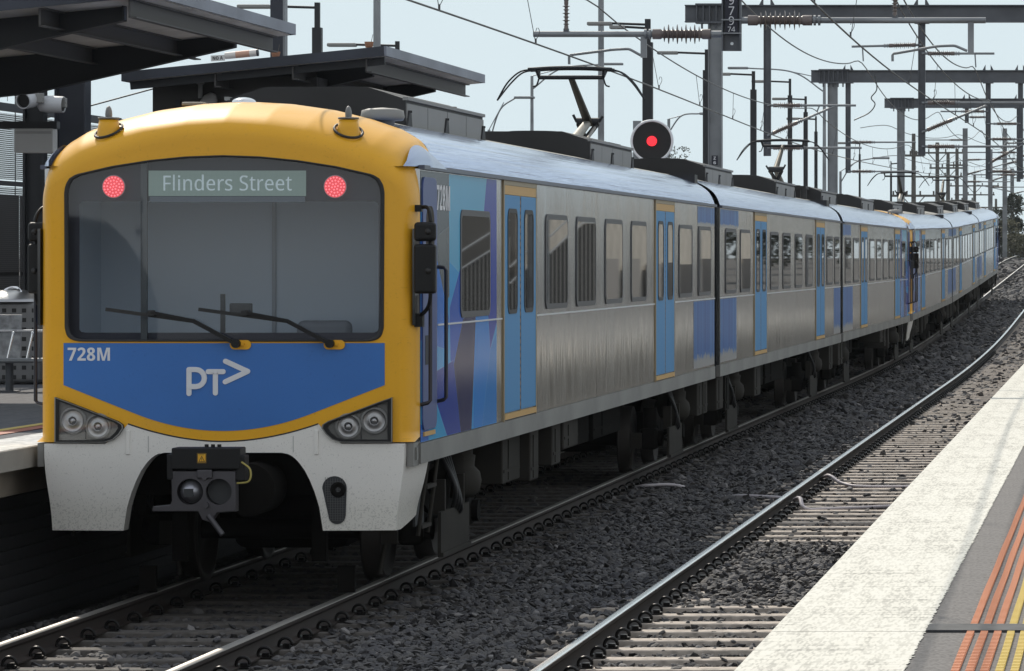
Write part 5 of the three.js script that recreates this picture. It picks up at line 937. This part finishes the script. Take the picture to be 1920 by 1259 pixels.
lightPole(-10.5, 138, 7.65, [[-1.0, 0]], 'shorter dark light pole, fourth to the right of the nearest gantry mast', 0.11);
lightPole(-10.5, 161, 7.48, [[-0.9, 0]], 'slim dark light pole right of the second gantry mast', 0.08);
lightPole(-10.05, 175, 7.0, [[0.5, 0]], 'slim dark light pole touching the left of the third gantry mast', 0.09);
const tall = (X, Z, h, r, label, mat = M.galv) => { const p = thing('tall_pole', label, 'pole', [X, 0, -Z]); new MB().cyl(r * 1.15, h, 0, h / 2, 0, 'y', 16, r * 0.8).build('pole', mat, p); new MB().cyl(r * 2.2, 0.04, 0, 1.3, 0, 'y', 12).build('collar', mat, p); };
tall(-14.0, 75.6, 11, 0.075, 'tall round galvanised pole rising from the shelter roof to the top edge');
tall(-12.95, 100, 12, 0.08, 'tall pale galvanised pole standing left of the red signal behind the pantograph');
{ const p = thing('square_pole', 'square blue grey steel pole between the two canopy roofs', 'pole', [-13.0, 0, -62]); new MB().box(0.21, 10, 0.2, 0, 5, 0).build('pole', M.steelBlue, p); new MB().box(0.03, 10, 0.205, 0.105, 5, 0).build('edge_strip', M.galv, p); }
function streetLamp(X, Z, h, dx, dy, label, low) { // curved or straight arm and a flat head
  const p = thing('street_lamp', label, 'street lamp', [X, 0, -Z]); new MB().cyl(0.10, h, 0, h / 2, 0, 'y', 10, 0.055).build('pole', M.galv, p);
  new MB().tube([V(0, h - 0.5, 0), V(dx * 0.4, h + dy * 0.6, 0), V(dx, h + dy, 0)], 0.03, 6, 20).rod(V(0, h, 0), V(dx * 0.55, h + dy * 0.85, 0), 0.018, 5).build('arm', M.galv, p);
  new MB().rbox(0.75, 0.09, 0.3, 0.03, dx + Math.sign(dx) * 0.32, h + dy, 0).build('luminaire', M.galv, p);
}
streetLamp(-22.0, 150, 9.6, 2.7, 0.45, 'slim street lamp with arm to the right, seen through the front pantograph');
streetLamp(-23.6, 150, 7.6, 1.0, 1.2, 'street lamp with a bent neck left of the front pantograph');
streetLamp(-16.9, 150, 8.0, 1.2, 0.2, 'street lamp with double arm just right of the red signal');
streetLamp(-11.1, 150, 9.5, -2.9, 0.4, 'street lamp with a long arm to the left beside the second gantry mast');
streetLamp(-12.6, 180, 6.7, 1.5, 0.6, 'small distant street lamp low behind the train roof right of the second gantry');
function utilityPole(X, Z, h, bars, label, r = 0.13) {
  const e = rise(Z), p = thing('utility_pole', label, 'utility pole', [X, e, -Z]); new MB().cyl(r * 1.2, h, 0, h / 2, 0, 'y', 10, r * 0.75).build('pole', M.wood, p);
  for (const [y, L] of bars) { const b = new MB().box(L, 0.12, 0.1, 0, y, 0.12); for (let k = 0; k < 4; k++) b.cyl(0.05, 0.22, -L / 2 + 0.1 + k * (L - 0.2) / 3, y + 0.15, 0.12, 'y', 8); b.build('crossarm', M.wood, p); }
  new MB().rod(V(0, bars[0][0] - 0.7, 0.1), V(0.6, bars[0][0] - 0.05, 0.12), 0.03, 5).rod(V(0, bars[0][0] - 0.7, 0.1), V(-0.6, bars[0][0] - 0.05, 0.12), 0.03, 5).build('brace', M.wood, p);
}
utilityPole(-11.4, 220, 7.8, [[4.4, 2.4], [6.6, 1.2]], 'wooden utility pole just right of the third gantry mast', 0.14);
utilityPole(-12.4, 270, 7.9, [[7.2, 3.6], [5.6, 3.4]], 'wooden utility pole with wide crossarm left of the fourth pantograph', 0.16);
utilityPole(-12.2, 282, 7.3, [[6.3, 2.6]], 'wooden utility pole with one crossarm right of the fourth pantograph', 0.16);
utilityPole(-11.9, 290, 7.8, [[4.0, 2.4], [6.6, 1.6]], 'wooden utility pole second right of the fourth pantograph', 0.16);
utilityPole(-13.2, 360, 7.2, [[6.2, 4.4], [5.4, 3.6]], 'distant utility pole with a wide crossarm between two masts', 0.16);
utilityPole(-11.6, 370, 5.2, [[4.4, 4.2]], 'far low utility pole left of the pair by the bushes', 0.15);
utilityPole(-10.9, 375, 5.0, [[4.2, 3.8]], 'far low utility pole right of the pair by the bushes', 0.15);
wireThing('service_wire', 'thin street cables crossing behind the far masts', (z) => V(-13 + 0.06 * (z - 200), 8.2 + rise(z) - sag(z, 0.5), -z), 200, 340, 6, 0.02);
wireThing('service_wire', 'lower street cable crossing behind the far masts', (z) => V(-12.4 + 0.05 * (z - 200), 6.6 + rise(z) - sag(z, 0.4), -z), 200, 340, 6, 0.02);
{ const a = thing('aerial', 'thin house aerial against the sky at the far left edge', 'aerial', [-22.5, 0, -81.8]); new MB().rod(V(0, 2, 0), V(0, 6.15, 0), 0.012, 5).rod(V(-0.9, 6.1, 0), V(1.3, 6.08, 0), 0.010, 5).build('mast', M.wire, a); const b = new MB(); for (let k = 0; k < 6; k++) b.rod(V(-0.8 + k * 0.16, 5.98, 0), V(-0.8 + k * 0.16, 6.22, 0), 0.006, 4); b.build('element', M.wire, a); }

// red signal
{
  const s = thing('railway_signal', 'round black railway signal with white rim showing a red light above the carriage roof', 'railway signal', [-10.4, 5.38, -89]);
  new MB().lathe([[0, -0.03], [0.43, -0.03], [0.455, -0.02], [0.455, 0.0], [0.43, 0.0], [0.42, -0.01], [0, -0.01]], 0, 0, 0, Math.PI / 2, 0, 0, 48).build('backboard', std(lin(0.006, 0.006, 0.007), 0.6), s);
  new MB().geo(new THREE.TorusGeometry(0.452, 0.028, 8, 56), 0, 0, 0).build('rim', std(lin(0.78, 0.80, 0.82), 0.5), s);
  const lm = new MB().cyl(0.112, 0.03, 0, 0, 0.02, 'z', 28).build('signal_lamp', std(lin(0.6, 0.01, 0.02), 0.3, 0, { emissive: lin(1, 0.012, 0.03), emissiveIntensity: 0.95 }), s);
  const d = new MB(); for (const [n, r] of [[1, 0], [6, 0.032], [12, 0.064], [17, 0.094]]) for (let i = 0; i < n; i++) d.geo(new THREE.IcosahedronGeometry(0.008, 0), r * Math.cos(i / n * 6.283 + r * 9), r * Math.sin(i / n * 6.283 + r * 9), 0.036); d.build('led', std(lin(0.8, 0.1, 0.1), 0.3, 0, { emissive: lin(1, 0.12, 0.14), emissiveIntensity: 1 }), lm);
  const l = new THREE.PointLight(lin(1, 0.05, 0.06), 0.01); l.position.set(0, 0, 0.25); l.castShadow = true; s.add(l);
  new MB().box(0.17, 6.3, 0.16, -0.34, -2.7, -0.12).box(0.4, 0.08, 0.1, -0.16, -0.1, -0.08).build('signal_post', M.galv, s);
}
// cables laid over the ballast
for (const [pts, l] of [
  [[[-3.93, -0.10, 52.5], [-3.80, -0.04, 52.2], [-3.62, -0.13, 52], [-3.2, -0.16, 51.7], [-1.7, -0.15, 51.8]], 'pale grey cable from the sunlit rail over the ballast, upper one'],
  [[[-3.88, -0.08, 47.6], [-3.80, -0.05, 47.4], [-3.72, -0.16, 47.2], [-3.4, -0.17, 47.3], [-1.7, -0.14, 48.1]], 'pale grey cable from the sunlit rail over the ballast, lower one'],
  [[[-5.0, -0.20, 50.0], [-4.7, -0.155, 49.6], [-4.3, -0.15, 49.3], [-4.0, -0.17, 49.2]], 'grey cable in the shade left of the sunlit rail'],
  [[[-6.3, -0.17, 51.7], [-6.1, -0.14, 51.6], [-5.8, -0.14, 51.8], [-5.55, -0.21, 52]], 'grey cable beside the rail under the train']]) {
  const t = thing('signal_cable', l, 'cable'); for (const o of [0, 0.07]) new MB().tube(pts.map(([x, y, z]) => V(x, y - o * 0.15, -(z + o * 2))), 0.021, 7, 40).build('cable', std(lin(0.50, 0.46, 0.48), 0.6), t);
}
// crossing beyond the crest
{ const c = thing('level_crossing', 'pale level crossing panels across the track at the crest', 'level crossing', [0, rise(262), -262]); c.userData.kind = 'structure'; new MB().box(14, 0.10, 1.0, -4, -0.02, 0).build('crossing_panel', std(lin(0.42, 0.40, 0.37), 0.85, 0, { map: T.mottle }), c); new MB().box(14, 0.12, 0.5, -4, -0.04, -4).build('crossing_edge', M.darkPaint, c); }

// ---------------------------------------------------------------- trees and bushes
function tree(X, Z, y, h, w, trunkH, label, n, tone) {
  const t = thing('tree', label, 'tree', [X, y, -Z]); const tr = new MB().rod(V(0, -0.5, 0), V(0.05, trunkH, 0), 0.10, 8, 0.06); const lobes = [];
  for (let k = 0; k < 9; k++) { const a = rr(0, 6.28), q = rr(0.1, 0.42) * w, c = V(Math.cos(a) * q, trunkH + rr(0.1, 0.85) * (h - trunkH), Math.sin(a) * q * 0.8); lobes.push([c, rr(0.16, 0.3) * w]); tr.rod(V(0.02, trunkH * rr(0.5, 0.95), 0), c, 0.04, 5, 0.015); }
  tr.build('trunk', M.wood, t);
  const pos = [], col = [], idx = []; let v = 0;
  for (let k = 0; k < n; k++) { const [c, r] = lobes[Math.floor(rnd() * lobes.length)], d = V(rr(-1, 1), rr(-1, 1), rr(-1, 1)).normalize().multiplyScalar(r * Math.cbrt(rr(0.2, 1))), p = c.clone().add(d); const s = w * rr(0.016, 0.034), a = V(rr(-1, 1), rr(-1, 1), rr(-1, 1)).normalize(), b = a.clone().cross(V(rr(-1, 1), rr(-1, 1), rr(-1, 1))).normalize(), g = rr(0.7, 1.3);
    for (const [e, f] of [[-1, -0.5], [1, -0.5], [1, 0.5], [-1, 0.5]]) { const q = p.clone().addScaledVector(a, e * s).addScaledVector(b, f * s); pos.push(q.x, q.y, q.z); col.push(tone[0] * g, tone[1] * g, tone[2] * g); } idx.push(v, v + 1, v + 2, v, v + 2, v + 3); v += 4; }
  const g = new THREE.BufferGeometry(); g.setAttribute('position', new THREE.Float32BufferAttribute(pos, 3)); g.setAttribute('color', new THREE.Float32BufferAttribute(col, 3)); g.setIndex(idx); g.computeVertexNormals();
  meshOf('crown', g, std(lin(1, 1, 1), 0.8, 0, { vertexColors: true, side: THREE.DoubleSide }), t);
  return t;
}
const olive = [0.062, 0.066, 0.042], dry = [0.10, 0.095, 0.055], dark = [0.035, 0.042, 0.028];
tree(-16.15, 142, 0, 6.75, 1.35, 5.2, 'small treetop showing just right of the red signal', 700, olive);
tree(-11.2, 335, 2.6, 3.9, 4.2, 0.6, 'rounded dark bush right at the end of the train', 3200, dark);
tree(-9.6, 338, 2.6, 6.4, 3.6, 2.2, 'taller dark tree at the right edge of the photo', 2600, dark);
tree(-8.0, 330, 2.5, 3.2, 3.8, 0.4, 'dry olive bush low at the right edge', 2800, dry);
tree(-12.8, 350, 2.7, 3.0, 4.0, 0.5, 'low olive bush hidden partly by the last carriage', 2200, olive);
tree(-5.6, 338, 2.6, 4.6, 4.6, 0.8, 'dark bush beyond the crossing outside the right edge', 2400, dark);

{ // a belt of trees right of the line, mirrored in the far carriages
  const belt = thing('tree_belt', 'belt of dark green trees right of the line, mirrored in the far carriages', 'tree belt'); belt.userData.kind = 'stuff';
  for (let k = 0; k < 11; k++) { const t = tree(rr(5.5, 10), 176 + k * 20 + rr(-5, 5), rise(176 + k * 20) - 0.2, rr(4.5, 7), rr(4.5, 6.5), 1.0, '', 900, [dark, olive][k % 2]); for (const c of [...t.children]) { c.position.copy(t.position); belt.add(c); } t.removeFromParent(); counts.tree--; }
}

scene.fog = new THREE.FogExp2(new THREE.Color().setRGB(0.80, 0.86, 0.90), 0.0001);
renderer.render(scene, camera);
